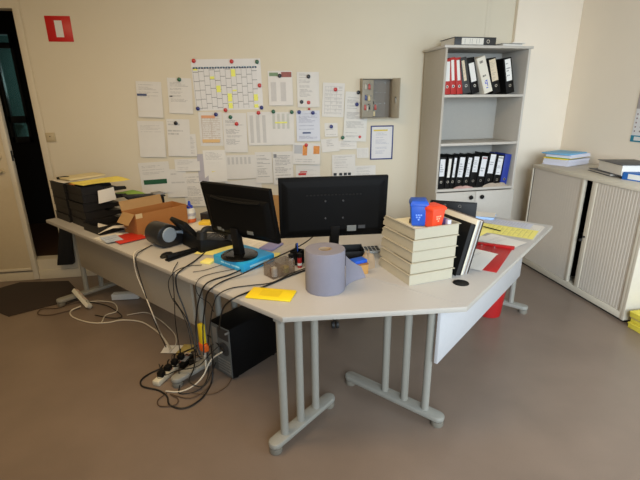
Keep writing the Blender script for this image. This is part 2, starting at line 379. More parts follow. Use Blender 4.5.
# passage seen through the opening: floor, dark walls, glazed door
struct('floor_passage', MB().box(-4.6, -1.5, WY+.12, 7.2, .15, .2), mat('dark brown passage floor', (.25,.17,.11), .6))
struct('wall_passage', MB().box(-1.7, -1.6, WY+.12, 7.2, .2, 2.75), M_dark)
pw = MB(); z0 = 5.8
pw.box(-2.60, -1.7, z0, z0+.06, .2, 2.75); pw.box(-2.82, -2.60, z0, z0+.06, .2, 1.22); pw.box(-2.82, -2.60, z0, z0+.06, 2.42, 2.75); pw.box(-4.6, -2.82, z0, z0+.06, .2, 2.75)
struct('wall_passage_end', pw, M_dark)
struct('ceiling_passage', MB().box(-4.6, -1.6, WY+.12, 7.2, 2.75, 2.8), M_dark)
M_fr = mat('dark window frame', (.09,.085,.08), .5)
gw = MB(); gw.box(-2.82, -2.60, z0-.03, z0+.03, 1.45, 1.53, .004); gw.box(-2.63, -2.60, z0-.03, z0+.03, 1.22, 2.42, .004); gw.box(-2.82, -2.785, z0-.03, z0+.03, 1.22, 2.42, .004); gw.box(-2.82, -2.60, z0-.03, z0+.03, 1.22, 1.29, .004); gw.box(-2.82,-2.60,z0-.03,z0+.03,2.27,2.33,.004)
win = struct('window_1', gw, M_fr)
M_pane = mat('teal reflecting glass', (.42,.58,.56), .08, .3, 6, trans=.75, alpha=.55)  # teal reflection and daylight put into the pane colour
struct('window_glass', MB().box(-2.80, -2.61, z0+.0, z0+.008, 1.24, 2.40), M_pane, win)
struct('wall_beyond', MB().box(-4.2, -2.0, 7.0, 7.1, .2, 2.75), mat('teal lit wall beyond', (.40,.53,.52), .7, .3, 1.3))  # wall coloured teal to carry the daylight beyond the panes
bk = MB(); bk.box(-3.25,-2.9,6.5,6.85,1.40,1.50,.01); bk.box(-3.25,-2.9,6.6,6.85,.2,1.41,.01)
solo('washbasin', bk, mat('pale teal ceramic', (.74,.86,.84), .4), 'pale basin glimpsed through the glass beyond the dark doorway', 'basin', (0,0,0))
solo('floor_mat', MB().prism([(-1.84,4.20),(-1.56,3.78),(-2.04,3.50),(-2.62,3.95),(-2.3,4.25)], .0, .008, .002), mat('dark brown mat', (.20,.155,.12), .95, .12, 120, .2), 'dark brown floor mat before the door by the desk end', 'mat')

# fire sign, switch
sg = thing('safety_sign', 'red and white sign high on the wall beside the doorway', 'sign', (-1.552, WY-.001, 2.168))
MB().box(-.101, .101, -.004, 0, 0, .20, .001).build('sign_plate', mat('sign red', (.76,.07,.06), .4), sg)
MB().box(-.03, .03, -.0055, -.0035, .035, .165).build('white_bar', M_white, sg)
sw = thing('light_switch', 'cream square light switch beside the doorway', 'switch', (-1.79, WY-.001, 1.37))
MB().box(-.041, .041, -.011, 0, -.041, .041, .004).build('switch_frame', mat('switch cream', (.74,.68,.55), .4), sw)
MB().box(-.027, .027, -.015, -.008, -.027, .027, .002).build('rocker', mat('switch rocker', (.76,.70,.57), .35), sw)
MB().box(-.004, .004, -.017, -.013, .004, .012).build('indicator', M_black, sw)

# ------------------------------------------------------------------ papers and magnets on the back wall
# key: (label, paper material, curl)
def pm(i, **k): return paper_mat('printed sheet %d' % i, seed=i*13.7, **k)
W1=(.865,.85,.82)
SH = {
 'a1': ('white letter with a dark blue heading, first in the upper row left of the planner', pm(1,rows=30,strength=.3,y0=.55,y1=.93,base=W1)),
 'a2': ('white letter under a green magnet, just left of the planner', pm(2,rows=30,strength=.35,y0=.3,y1=.95,base=W1)),
 'b1': ('blank-looking white sheet at the left end of the second row', pm(3,rows=30,strength=.2,y0=.7,y1=.9,base=W1)),
 'b2b': ('narrow printed strip sticking out behind the sheet with a black magnet', pm(4,rows=34,strength=.35,base=W1)),
 'b2': ('white sheet hanging from a black magnet with three ruled lines', pm(5,rows=12,strength=.35,y0=.55,y1=.93,x0=.05,x1=.95,base=W1)),
 'c1': ('form with orange print and a framed box under the planner', pm(6,rows=16,style='table',cols=2,strength=.45,ink=(.62,.48,.33),base=W1)),
 'c2': ('closely typed letter under a red magnet below the planner', pm(7,rows=36,strength=.5,y0=.2,y1=.85,base=W1)),
 'c3': ('list with two dark grey columns under the right corner of the planner', pm(8,rows=36,style='cols',cols=3,strength=.42,base=W1)),
 'c4': ('sheet with a small table across its top between two green magnets', pm(9,rows=30,style='cols',cols=4,strength=.5,y0=.5,y1=.95,ink=(.45,.5,.4),base=W1)),
 'flyer': ('newsletter page with a red photo in its upper right corner', pm(10,rows=40,style='cols',cols=2,strength=.4,y0=.12,y1=.68,base=(.88,.86,.83))),
 'd1': ('white sheet with a short table, two magnets at its foot', pm(11,rows=30,strength=.4,y0=.3,y1=.95,x1=.7,base=W1)),
 'd2': ('bluish white typed sheet between two dark blue magnets', pm(12,rows=26,strength=.5,base=(.83,.84,.87),ink=(.4,.42,.55))),
 'e1': ('tilted sheet with boxes under one large red magnet', pm(13,rows=9,style='table',cols=3,strength=.28,base=W1)),
 'e2': ('long tilted two-page print beside the key cabinet', pm(14,rows=48,strength=.45,base=(.86,.85,.82))),
 'f1': ('small white card under a single blue magnet', pm(15,rows=8,strength=.35,y0=.1,y1=.6,base=W1)),
 'f2': ('small tilted card with a scribble below the blue-magnet card', pm(16,rows=7,strength=.35,y0=.3,y1=.9,x0=.3,x1=.75,base=W1)),
 'w3': ('narrow slip beside the green magnet under the long print', pm(17,rows=6,strength=.3,base=W1)),
 'g1': ('folded leaflet with small orange pictures under a red magnet', pm(18,rows=10,strength=.25,y0=.1,y1=.4,base=W1)),
 'h1': ('small pale booklet spread left of the blue framed sheet', pm(19,rows=10,style='table',cols=2,strength=.2,base=W1)),
 't1': ('wide sheet with a grey table behind the left screen', pm(20,rows=26,style='cols',cols=6,strength=.4,y0=.62,y1=.92,base=W1)),
 's1b': ('grey folded sheet sticking out behind the sheet with the yellow note', pm(21,rows=20,style='plain',base=(.72,.70,.72))),
 's1': ('white sheet with a yellow note stuck on it', pm(22,rows=24,strength=.3,y0=.6,y1=.95,base=(.90,.885,.85))),
 'u1': ('typed sheet left of its twin, above the gap between the screens', pm(23,rows=24,strength=.5,base=W1)),
 'u2': ('second typed sheet over the gap between the screens, with a blocked heading', pm(24,rows=22,strength=.5,base=W1)),
 'v4': ('pale strip under the ruled sheet in the second row', pm(25,rows=7,strength=.2,base=W1)),
 'v2': ('pale lined sheet between the green-banner notice and the typed list', pm(26,rows=10,strength=.25,y0=.5,y1=.9,base=W1)),
 'v1': ('notice with a dark green banner across its middle', pm(27,rows=24,strength=.25,y0=.6,y1=.95,base=W1)),
 'v3': ('typed list half hidden by the left screen', pm(28,rows=24,strength=.4,base=(.88,.86,.82))),
 'w1': ('sheet with a line of black blocks, behind the right screen', pm(29,rows=24,strength=.3,y0=.5,y1=.95,base=W1)),
 'w2': ('low printed sheet just right of the black-block sheet', pm(30,rows=16,strength=.3,base=W1)),
 'x1': ('pale sheet low on the wall just above the left screen', pm(31,rows=14,strength=.18,base=W1)),
 'x2': ('low sheet with a red scrawl at the upper edge of the right screen', pm(32,rows=14,strength=.15,base=W1)),
}
order = ['x1','x2','v4','b2b','v2','v1','v3','w3','w1','w2','t1','s1b','s1','u1','u2','b1','b2','a1','a2','c1','c2','c3','c4','d1','d2','flyer','g1','f1','f2','h1','e1','e2']
depth = {}
SHEET = {}
for i, k in enumerate(order):
    x, z, w_, h_, r = PAP[k]
    y = WY - .0015 - .0007*(i % 9) - (.003 if k in ('s1','u2','g1','e2','e1') else 0)
    o = solo('paper_sheet', MB().wsheet(w_, h_, curl=.017 if k not in ('c1','e1') else .003, rot=math.radians(r)), SH[k][1], SH[k][0], 'paper', (x, y, z), 0, 'papers on the back wall')
    SHEET[k] = o; depth[k] = y
def patch(k, name, x0, x1, z0, z1, m, label=None, th=.0008):
    """a printed area of a sheet, in fractions of its size"""
    x, z, w_, h_, r = PAP[k]
    zc = (z0+z1)/2
    yy = -.017*(1-z0)**2 - .0014
    mb = MB(); mb.box((x0-.5)*w_, (x1-.5)*w_, yy-.0006, yy, (z0-.5)*h_, (z1-.5)*h_)
    o = mb.build(name, m, SHEET[k])
    if r: o.rotation_euler = (0, -math.radians(r), 0)
    if label: o['label'] = label
    return o
M_green = mat('dark green print', (.10,.33,.20), .6)
M_navy = mat('navy print', (.25,.30,.45), .6)
M_pic = mat('red brown photo', (.55,.25,.18), .5, .5, 60)
M_oran = mat('orange print', (.85,.55,.25), .6, .3, 60)
M_ink = mat('black print', (.10,.10,.10), .6)
patch('a1','heading',.02,.40,.60,.66,M_navy)
patch('a2','heading',.06,.18,.47,.50,M_ink)
patch('flyer','photo',.55,.97,.82,.97,M_pic); patch('flyer','heading',.06,.42,.85,.95,mat('green heading',(.45,.55,.4),.6))
patch('v1','banner',.10,.86,.30,.45,M_green)
for a,b_ in ((.06,.24),(.30,.46),(.50,.66),(.68,.9)): patch('w1','black_block',a,a+.13,.20,.30,M_ink)
patch('g1','picture',.36,.52,.42,.9,M_oran); patch('g1','picture',.75,.97,.5,.88,M_oran); patch('g1','heading',.06,.34,.5,.9,mat('pale grey print',(.72,.72,.72),.6))
patch('c1','heading',.12,.7,.82,.9,mat('orange line print',(.86,.62,.45),.6)); patch('c1','heading',.1,.85,.1,.2,mat('amber line print',(.88,.72,.48),.6))
patch('d2','signature',.25,.6,.25,.3,M_navy)
patch('c4','highlight',.2,.72,.66,.71,mat('highlighter yellow',(.90,.90,.45),.6))
patch('u2','heading',.05,.2,.82,.93,M_grey)
patch('x2','red_scrawl',.1,.42,.42,.55,mat('red ink',(.75,.16,.14),.6)); patch('x2','red_scrawl',.16,.46,.58,.64,MATS['red ink'])
x,z,w_,h_,r = PAP['s1']
solo('sticky_note', MB().wsheet(.075,.07,curl=.004), M_sticky, 'pale yellow sticky note on the white wall sheet', 'note', (x+.0, depth['s1']-.006, z-.085))
# wall planner
x,z,w_,h_,r = PAP['cal']
pl = thing('wall_planner', 'large yearly wall planner with yellow marked days', 'planner', (x, WY-.002, z), rot=(0,-math.radians(1.0),0))
MB().wsheet(w_, h_, curl=.0, nx=1, ny=1).build('planner_sheet', paper_mat('planner print', rows=31*5.0, style='planner', cols=12, x0=.01, x1=.935, y0=.03, y1=.84, strength=.8, base=(.885,.875,.86), ink=(.25,.26,.25)), pl)
hb = MB()
for i in range(24):
    xa = -.5*w_+ .012 + i*(w_*.93/24)
    hb.box(xa, xa+w_*.93/24*.72, -.0026, -.001, h_*.5-.082, h_*.5-.069)
hb.build('heading_bar', mat('dark blue heading', (.17,.25,.36), .6), pl)
M_hl = mat('yellow marked days', (.93,.93,.42), .6)
hd = MB()
for i in range(12):
    xa = -.5*w_+.012+i*(w_*.93/12); hd.box(xa+.004, xa+.04, -.0020, -.0012, h_*.5-.069, h_*.5-.066)
hd.build('heading_line', mat('teal heading line',(.30,.55,.62),.6), pl)
for c_, a, b_ in ((7,.66,.80),(4,.36,.49),(6,.17,.33),(6,.03,.14),(11,.17,.30),(11,.03,.10),(3,.62,.67),(0,.79,.83),(7,.37,.40)):
    xa = -.5*w_+.006+c_*(w_*.925/12)
    MB().box(xa+.006, xa+w_*.925/12-.004, -.0022, -.0008, (a-.5)*h_, (b_-.5)*h_).build('marked_day', M_hl, pl)

MCOL = {'red': mat('red magnet',(.74,.14,.10),.3), 'redsmall': mat('red magnet',(.74,.14,.10),.3), 'green': mat('green magnet',(.05,.33,.19),.3), 'blue': mat('blue magnet',(.10,.13,.42),.3), 'black': mat('black magnet',(.07,.06,.08),.3)}
ML = ['at the upper left corner of the wall planner','at the middle of the wall planner\'s upper edge','at the upper right corner of the wall planner','on the right edge of the wall planner','at the lower left corner of the wall planner','at the middle of the wall planner\'s lower edge','above the orange-print form under the planner','at the lower right corner of the wall planner','above the two-column list','above the typed letter below the planner','on the closely typed letter','on the letter left of the planner','on the ruled sheet of the second row','on the newsletter page','at the left corner of the small-table sheet','at the right corner of the small-table sheet','at the head of the short-table sheet','at the foot of the short-table sheet','at the foot of the short-table sheet beside a black one','between the short-table sheet and the bluish sheet','at the left of the bluish sheet','at the right of the bluish sheet','on the tilted boxed sheet','near the head of the long print','in the middle of the long print','on the small white card','at the lower left corner of the long print','at the foot of the long print','on the folded leaflet']
base_mag = None
for (c_, mx_, mz_), wh in zip(MAG, ML):
    s_ = .6 if c_ == 'redsmall' else 1.0
    mb = MB(); mb.lathe([(0,0),(.0175*s_,0),(.0185*s_,.003),(.0175*s_,.009),(.012*s_,.0115),(0,.012)], seg=20, M=Matrix.Rotation(PI/2,4,'X'))
    nm = {'redsmall':'small red'}.get(c_, {'blue':'dark blue'}.get(c_, c_))
    solo('magnet', mb, MCOL[c_], '%s round magnet %s' % (nm, wh), 'magnet', (mx_, WY-.0095, mz_), 0, 'magnets on the back wall')

# blue framed sheet
x,z,w_,h_,r = PAP['clip']
fr = thing('framed_notice', 'white printed notice in a thin dark blue frame below the key cabinet', 'notice', (x, WY-.001, z))
f = MB()
for a in ((-w_/2, -w_/2+.012, -h_/2, h_/2), (w_/2-.012, w_/2, -h_/2, h_/2), (-w_/2+.012, w_/2-.012, -h_/2, -h_/2+.012), (-w_/2+.012, w_/2-.012, h_/2-.012, h_/2)):
    f.box(a[0], a[1], -.010, 0, a[2], a[3], .002)
f.build('frame', mat('dark blue frame', (.14,.18,.42), .4), fr)
MB().wsheet(w_-.02, h_-.02, y=-.004, curl=0).build('sheet', pm(40,rows=26,strength=.35,y0=.15,y1=.82,x0=.2,base=(.86,.85,.84),ink=(.45,.5,.62)), fr)
MB().box(-.09,.06,-.0052,-.0042,h_/2-.055,h_/2-.04).build('yellow_heading', mat('yellow heading',(.82,.74,.30),.6), fr)

# key cabinet with open door and keys
kc = thing('key_cabinet', 'open grey metal key cabinet hanging on the wall', 'key cabinet', (1.10, WY-.001, 1.49))
M_kc = mat('key cabinet grey', (.63,.59,.51), .4); M_kcd = mat('key cabinet inside', (.44,.41,.36), .5)
kb = MB(); Wk, Hk, Dk = .31, .37, .085
kb.box(0, Wk, -.006, 0, 0, Hk)
kb.build('back_plate', M_kcd, kc)
kf = MB(); kf.box(0, .006, -Dk, -.006, 0, Hk, .001); kf.box(Wk-.006, Wk, -Dk, -.006, 0, Hk, .001); kf.box(.006, Wk-.006, -Dk, -.006, 0, .006, .001); kf.box(.006, Wk-.006, -Dk, -.006, Hk-.006, Hk, .001)
kf.build('case', M_kc, kc)
kd = MB(); kd.box(0, .10, -.012, 0, 0, Hk, .002)
dd = kd.build('door', M_kc, kc, (Wk-.003, -Dk-.001, 0), (0,0,math.radians(-62)))
lk = MB(); lk.cyl((.06,-.02,Hk*.52),(.06,-.010,Hk*.52),.010); lk.box(.058,.062,-.026,-.014,Hk*.38,Hk*.5)
lk.build('lock', M_chrome, dd)
kl = MB(); kl.box(0, .115, -.006, 0, .01, Hk-.012, .002)
il = kl.build('inner_panel', mat('key panel grey',(.58,.55,.48),.45), kc, (.0, -Dk-.004, 0), (0,0,math.radians(8)))
for row, zz in enumerate((.29,.20,.10)):
    hk = MB()
    for i in range(5): hk.cyl((.07+i*.045, -.02, zz+.04), (.07+i*.045, -.006, zz+.04), .002, seg=6)
    hk.build('hook_row', M_chrome, kc)
M_key = mat('dull key metal',(.45,.42,.36),.4,metal=.5)
kcol = [mat('key tag white',(.72,.69,.62),.5), mat('key tag red',(.66,.22,.14),.4), mat('key tag blue',(.22,.26,.45),.4), mat('key tag cream',(.78,.70,.50),.4), M_black]
spots = [(.035,.30,0),(.075,.30,1),(.04,.20,2),(.075,.195,3),(.035,.11,1),(.055,.10,0),(.075,.115,4),(.12,.105,0),(.145,.05,3),(.16,.11,1),(.13,.15,4),(.12,.055,0)]
lab = ['white','red','dark blue','cream','black']
names_ = ['upper row, left','upper row, second','middle row, left','middle row, second','lower row, left','lower row, second','lower row, third','lower row inside the case','lowest inside the case','lower row at the right','inside the case above a white tag','lowest inside the case at the left']
for (kx, kz, ci), pos in zip(spots, names_):
    if True: kx *= .92
    k = thing('key', '%s tagged key in the key cabinet, %s' % (lab[ci], pos), 'key', (1.10+kx, WY-Dk-.012+(.0 if kx<.11 else .045), 1.49+kz), 0, 'keys in the key cabinet')
    MB().box(-.012,.012,-.004,.0,-.03,.02,.003).build('key_tag', kcol[ci], k)
    kk = MB(); kk.cyl((.012,-.006,.018),(.012,-.003,.018),.010,seg=12); kk.box(.010,.015,-.006,-.003,-.035,.01)
    kk.build('key_blade', M_key, k)
# ------------------------------------------------------------------ bookcase with cupboard base
SX, SY, SWd, SD, SH_ = 1.785, 3.90, .855, .418, 2.115
bc_before = set(bpy.data.objects)
bc = thing('bookcase', 'tall grey bookcase with two cupboard doors below its shelves', 'bookcase', (SX, SY, 0))
def sbox(name, a, m, bev=.002, parent=bc): return MB().box(*a, bev).build(name, m, parent)
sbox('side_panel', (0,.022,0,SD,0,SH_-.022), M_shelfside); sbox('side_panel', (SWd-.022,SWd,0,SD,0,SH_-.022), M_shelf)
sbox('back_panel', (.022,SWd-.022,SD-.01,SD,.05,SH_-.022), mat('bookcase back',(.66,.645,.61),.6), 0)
sbox('top_panel', (-.02,SWd+.012,-.018,SD,SH_-.022,SH_), M_shelf)
for z in (1.70, 1.262, .822): sbox('shelf', (.022,SWd-.022,.004,SD-.01,z-.024,z), M_shelf)
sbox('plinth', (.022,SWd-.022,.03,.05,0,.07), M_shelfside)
for i,(a,b_,kx) in enumerate(((.002,SWd/2-.002,SWd/2-.055),(SWd/2+.002,SWd-.002,SWd/2+.065))):
    d = sbox('door', (a,b_,-.020,-.001,.075,.792), M_shelf)
    k = MB(); k.lathe([(0,0),(.011,0),(.013,.006),(.022,.014),(.019,.024),(0,.027)], M=Matrix.Translation((kx,-.020,.735)) @ Matrix.Rotation(PI/2,4,'X'))
    k.build('knob', M_black, d)

M_labw = paper_mat('binder label white', base=(.90,.89,.86), rows=9, style='text', strength=.6, y0=.2, y1=.95, ink=(.2,.2,.25))
M_labp = paper_mat('binder label plain', base=(.88,.87,.84), style='plain')
M_labc = paper_mat('binder label cream', base=(.83,.77,.66), rows=14, style='text', strength=.3)
M_bwhite = mat('white binder spine', (.86,.835,.77), .55)
def binder(label, t, m, lm, loc, lean=0.0, h=.318, dp=.27, lz=(.36,.92), yaw=0.0, group=None, ring=True, tip=None, xsize=.74):
    o = thing('ring_binder', label, 'binder', loc, 0, group, rot=(0, lean, yaw))
    b = MB(); b.box(0, t, 0, .004, 0, h, .0012); b.box(0, .003, .004, dp, 0, h, .001); b.box(t-.003, t, .004, dp, 0, h, .001)
    b.build('cover', m, o)
    MB().box(.006, t-.006, .02, dp-.02, .012, h-.012).build('pages', M_plain if True else None, o)
    if lm:
        lb = MB(); a = (1-xsize)/2*t
        lb.wsheet(t-2*a, h*(lz[1]-lz[0]), y=-.0010, cx=t/2, z0=h*(lz[0]+lz[1])/2, curl=0, nx=1, ny=1); lb.build('spine_label', lm, o)
    if ring:
        r = MB(); rr = min(.0125, t*.3)
        M = Matrix.Translation((t/2, -.0006, h*.22)) @ Matrix.Rotation(PI/2,4,'X')
        r.lathe([(rr*.62,0),(rr,0),(rr,.0018),(rr*.62,.0018),(rr*.62,0)], seg=18, M=M)
        rg = r.build('finger_ring', M_chrome, o)
        r2 = MB(); r2.lathe([(rr*.62,.0002),(0,.0002)], seg=18, M=M); r2.build('finger_hole', M_dark, o)
    return o
up = 'binders on the upper shelf'; z1 = 1.7015; yb = SY+.03
L = math.radians
binder('red ring binder at the left end of the upper shelf', .062, M_redb, M_labp, (1.812, yb, z1), -L(3), h=.30, group=up, lz=(.38,.93))
binder('second red ring binder from the left on the upper shelf', .055, M_redb, M_labp, (1.879, yb, z1), -L(7), h=.315, group=up, lz=(.38,.93), xsize=.5)
binder('third red ring binder on the upper shelf, touching the black ones', .057, M_redb, M_labp, (1.939, yb, z1), -L(9), h=.315, group=up, lz=(.38,.93), xsize=.5)
binder('dark binder with a narrow pale label beside the red binders on the upper shelf', .078, M_dgrey, M_labc, (2.000, yb, z1), -L(14), h=.315, group=up, xsize=.35)
b5 = binder('black binder with a white label under a dark bar on the upper shelf', .075, M_black, M_labp, (2.088, yb, z1), -L(16), h=.315, group=up, xsize=.7, lz=(.34,.86))
b6 = binder('fat white binder with blue handwriting leaning on the upper shelf', .085, M_bwhite, pm(51,rows=7,strength=.75,y0=.45,y1=.98,x0=.2,x1=.75,base=(.86,.835,.77),ink=(.15,.15,.15)), (2.20, yb-.02, z1), -L(21), h=.325, group=up, ring=False, lz=(.05,.97), xsize=.9)
mk = MB(); mk.box(.028,.034,-.0024,-.0012,.085,.108); mk.box(.034,.048,-.0024,-.0012,.085,.091); mk.box(.046,.052,-.0024,-.0012,.06,.11); mk.box(.030,.050,-.0024,-.0012,.045,.052); mk.box(.036,.056,-.0024,-.0012,.11,.116)
mk.build('blue_mark', mat('blue marker ink',(.10,.25,.72),.5), b6)
binder('black binder with a cream label right behind the fat white one', .075, M_black, M_labc, (2.302, yb, z1), -L(17), h=.315, group=up, xsize=.85, lz=(.36,.97))
binder('black binder with a white label at the right end of the upper shelf', .082, M_black, M_labw, (2.435, yb, z1), -L(14), h=.315, group=up, xsize=.7, lz=(.36,.97))
lo = 'binders on the lower shelf'; z2 = .8235
rows_ = [ # x, t, lean, label material, label zone, text
 (1.815,.072,1,'pale blue-topped label, leftmost on the lower shelf',(.40,.93),.72),
 (1.893,.046,3,'bright blank label, second on the lower shelf',(.36,.94),.6),
 (1.944,.042,4,'narrow grey label, third on the lower shelf',(.36,.96),.6),
 (1.992,.078,5,'lined label with a dark head, fourth on the lower shelf',(.36,.98),.68),
 (2.074,.062,6,'label in two blocks, fifth on the lower shelf',(.36,.96),.6),
 (2.142,.070,5,'short high label, sixth on the lower shelf',(.5,.98),.75),
 (2.218,.076,6,'label reddish at the head, seventh on the lower shelf',(.36,.98),.75),
 (2.302,.082,6,'tall lined label, eighth on the lower shelf',(.42,1.0),.7),
 (2.394,.078,5,'label below a white strip, beside the blue binder',(.38,.9),.7)]
for i,(x,t,ln,tx,lz,xs) in enumerate(rows_):
    b = binder('black binder with '+tx, t, M_black, pm(60+i, rows=8+i%3, strength=.5, y0=.1,y1=.97, base=(.86,.86,.86), ink=(.3,.3,.36)) if i!=1 else M_labp, (x, yb, z2), L(ln), h=.312+(.012 if i==7 else 0), group=lo, lz=lz, xsize=xs)
    if i == 6: MB().box(t*.2,t*.8,-.002,-.0008,.285,.297).build('label_head', mat('dull red print',(.55,.25,.25),.6), b)
    if i == 8: MB().box(t*.15,t*.85,-.002,-.0008,.288,.302).build('label_strip', M_white, b)
binder('blue binder at the right end of the lower shelf', .07, mat('royal blue binder',(.11,.20,.55),.5), None, (2.478, yb, z2), L(4), h=.315, group=lo, ring=True)
def cloth(name, label, cat, loc, lx, ly, hz, m, seed=0, rz=0.0):
    rnd = random.Random(seed); ph = [rnd.uniform(0,6) for _ in range(6)]
    mb = MB()
    n = 18; mrows = 9; vs = []
    rings = []
    for j in range(mrows+1):
        t = j/mrows; rr = math.cos(t*PI/2)**.6 if j < mrows else 0
        ring = []
        if j == mrows: rings.append([mb.bm.verts.new((0,0,hz*.92))]); break
        for i in range(n):
            a = 2*PI*i/n; k = 1+.16*math.sin(3*a+ph[0])+.10*math.sin(5*a+ph[1]+3*t)
            z = hz*(math.sin(t*PI/2))*(1+.22*math.sin(4*a+ph[2]+4*t)+.15*math.cos(2*a+ph[3]))
            ring.append(mb.bm.verts.new((lx/2*rr*k*math.cos(a), ly/2*rr*k*math.sin(a), max(0,z))))
        rings.append(ring)
    for a, b in zip(rings, rings[1:]):
        for i in range(n):
            j = (i+1) % n
            if len(b) == 1: mb.bm.faces.new((a[i],a[j],b[0]))
            else: mb.bm.faces.new((a[i],a[j],b[j],b[i]))
    mb.bm.faces.new(rings[0][::-1])
    return solo(name, mb, m, label, cat, loc, rz)
cloth('cloth', 'crumpled pinkish cloth at the front of the lower shelf', 'cloth', (2.07, SY+.005+.012, .8225), .21, .035, .020, mat('pinkish cloth',(.72,.58,.54),.9,.25,30), 3)
cloth('cloth', 'crumpled grey-beige cloth below the blue binder on the lower shelf', 'cloth', (2.43, SY+.018, .8225), .26, .04, .030, mat('grey beige cloth',(.66,.60,.53),.9,.25,40), 5)
# on top of the bookcase
tb = thing('ring_binder', 'black binder lying flat on top of the bookcase', 'binder', (1.87, SY+.02, SH_+.001))
MB().box(0,.41,0,.28,0,.004,.001).box(0,.41,0,.28,.066,.070,.001).box(0,.41,0,.004,.004,.066,.001).build('cover', M_dgrey, tb)
MB().box(.01,.40,.02,.27,.006,.064).build('pages', M_plain, tb)
lb = MB(); lb.box(.07,.285,-.0015,0,.008,.062); lb.build('spine_label', mat('label off white',(.86,.84,.79),.7), tb)
for x in (.10,.15,.17,.215,.24): MB().box(x,x+.003,-.002,-.001,.015,.055).build('lettering', M_grey, tb)
r = MB(); r.lathe([(.010,0),(.016,0),(.016,.002),(.010,.002),(.010,0)], M=Matrix.Translation((.33,-.0006,.035)) @ Matrix.Rotation(PI/2,4,'X')); r.build('finger_ring', M_chrome, tb)
nt_ = thing('notebook', 'thin black and white notebook lying at the right on top of the bookcase', 'notebook', (2.33, SY+.03, SH_+.001), L(4))
MB().box(0,.22,0,.2,0,.004,.001).box(0,.22,0,.2,.02,.024,.001).build('cover', M_dgrey, nt_)
MB().box(.01,.225,-.004,.19,.0045,.0195).build('pages', M_plain, nt_)
MB().box(.1,.24,-.02,.1,.0245,.032,.001).build('top_sheets', M_plain, nt_)

# the bookcase stands slightly turned from the wall, everything on it turns along
for o in set(bpy.data.objects)-bc_before:
    if o.parent is None:
        a = L(3); dx, dy = (o.location.x-SX)*1.04, o.location.y-SY
        o.location.x = SX-.033+dx*math.cos(a)-dy*math.sin(a); o.location.y = SY-.045+dx*math.sin(a)+dy*math.cos(a)
        o.rotation_mode = 'XYZ'; o.rotation_euler.z += a
# ------------------------------------------------------------------ low tambour cabinet on the right wall
KX, Y0, Y1, KH, KD = 2.755, 2.523, 3.85, 1.04, .56
ca = thing('tambour_cabinet', 'low cream metal cabinet with sliding shutter doors against the right wall', 'cabinet', (KX, 0, 0))
def cbox(name, a, m, bev=.002): return MB().box(*a, bev).build(name, m, ca)
cbox('top_panel', (-.004,KD,Y0-.003,Y1+.003,KH-.032,KH), M_cab)
cbox('side_panel', (0,KD,Y1-.018,Y1,.02,KH-.032), M_cab); cbox('side_panel', (0,KD,Y0,Y0+.03,.02,KH-.032), M_cab)
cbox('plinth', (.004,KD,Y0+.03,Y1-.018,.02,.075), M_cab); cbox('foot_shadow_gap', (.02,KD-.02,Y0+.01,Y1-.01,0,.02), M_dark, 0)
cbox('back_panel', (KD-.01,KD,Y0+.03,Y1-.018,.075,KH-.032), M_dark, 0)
cbox('shelf', (.12,KD-.01,Y0+.03,Y1-.018,.50,.52), M_dgrey)
cbox('inner_divider', (.10,KD-.01,3.02,3.03,.075,KH-.032), M_blackm, 0); 
cbox('inner_divider', (.10,KD-.01,3.26,3.27,.075,KH-.032), M_blackm, 0)
def shutter(name, a, b_, m, pitch=.026, depth=.004):
    mb = MB(); n = int(round((b_-a)/pitch)); p = (b_-a)/n
    prof = []
    for i in range(n):
        y = a+i*p; prof += [(y, depth), (y+p*.18, 0), (y+p*.82, 0), (y+p, depth)]
    pts = [(x_, y) for y, x_ in prof] + [(.018, b_), (.018, a)]
    # dedupe
    out = []
    for q in pts:
        if not out or (abs(q[0]-out[-1][0])+abs(q[1]-out[-1][1]))>1e-6: out.append(q)
    mb.prism([(x_+.010, y) for x_, y in out], .078, KH-.034)
    return mb.build(name, m, ca, ang=20)
shutter('shutter_door', 3.185, Y1-.024, M_tamb, .030, .0008); shutter('shutter_door', Y0+.055, 3.02, M_tamb, .027, .0035)
for a,b_ in ((3.158,3.185),(3.02,3.068)):
    d = cbox('door_stile', (.003,.034,a,b_,.076,KH-.033), M_cab)
hd = MB(); hd.cyl((-.012,3.075,.50),(.004,3.075,.50),.012); hd.cyl((-.010,3.048,.535),(.004,3.048,.535),.009)
hd.build('lock', M_dgrey, ca)
cbox('front_stile', (.0,.03,Y0+.03,Y0+.052,.076,KH-.033), M_cab); 
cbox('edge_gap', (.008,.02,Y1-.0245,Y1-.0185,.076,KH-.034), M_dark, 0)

def sheaf(name, label, loc, rz, lx, ly, hz, m, n=6, cat='paper stack', group=None, jit=.006, seed=1, lean=(0,0)):
    """stack of n slightly shifted booklets as one bound pile"""
    rnd = random.Random(seed); mb = MB(); h = hz/n
    for i in range(n):
        dx, dy = rnd.uniform(-jit,jit)+lean[0]*i/n, rnd.uniform(-jit,jit)+lean[1]*i/n
        mb.box(-lx/2+dx, lx/2+dx, -ly/2+dy, ly/2+dy, i*h+.0002, (i+1)*h)
    return solo(name, mb, m, label, cat, loc, rz, group)
zt = KH+.0005
g_ = 'documents on the low cabinet'
M_pw = mat('white paper stack',(.84,.84,.88),.7,.05,90)
cx_, cy_ = 3.07, 3.80
sheaf('paper_stack','thick pile of white papers at the far end of the low cabinet',(cx_,cy_,zt),L(20),.34,.25,.060,M_pw,7,group=g_)
solo('folder', MB().box(-.16,.16,-.11,.11,0,.008,.002), M_yell, 'yellow folder poking out of the pile on the low cabinet','folder',(cx_-.03,cy_+.005,zt+.0605),L(24),group=g_)
solo('folder', MB().box(-.155,.155,-.11,.11,0,.006,.002), mat('green folder',(.45,.62,.25),.6), 'green folder above the yellow one in the pile','folder',(cx_-.012,cy_,zt+.069),L(22),group=g_)
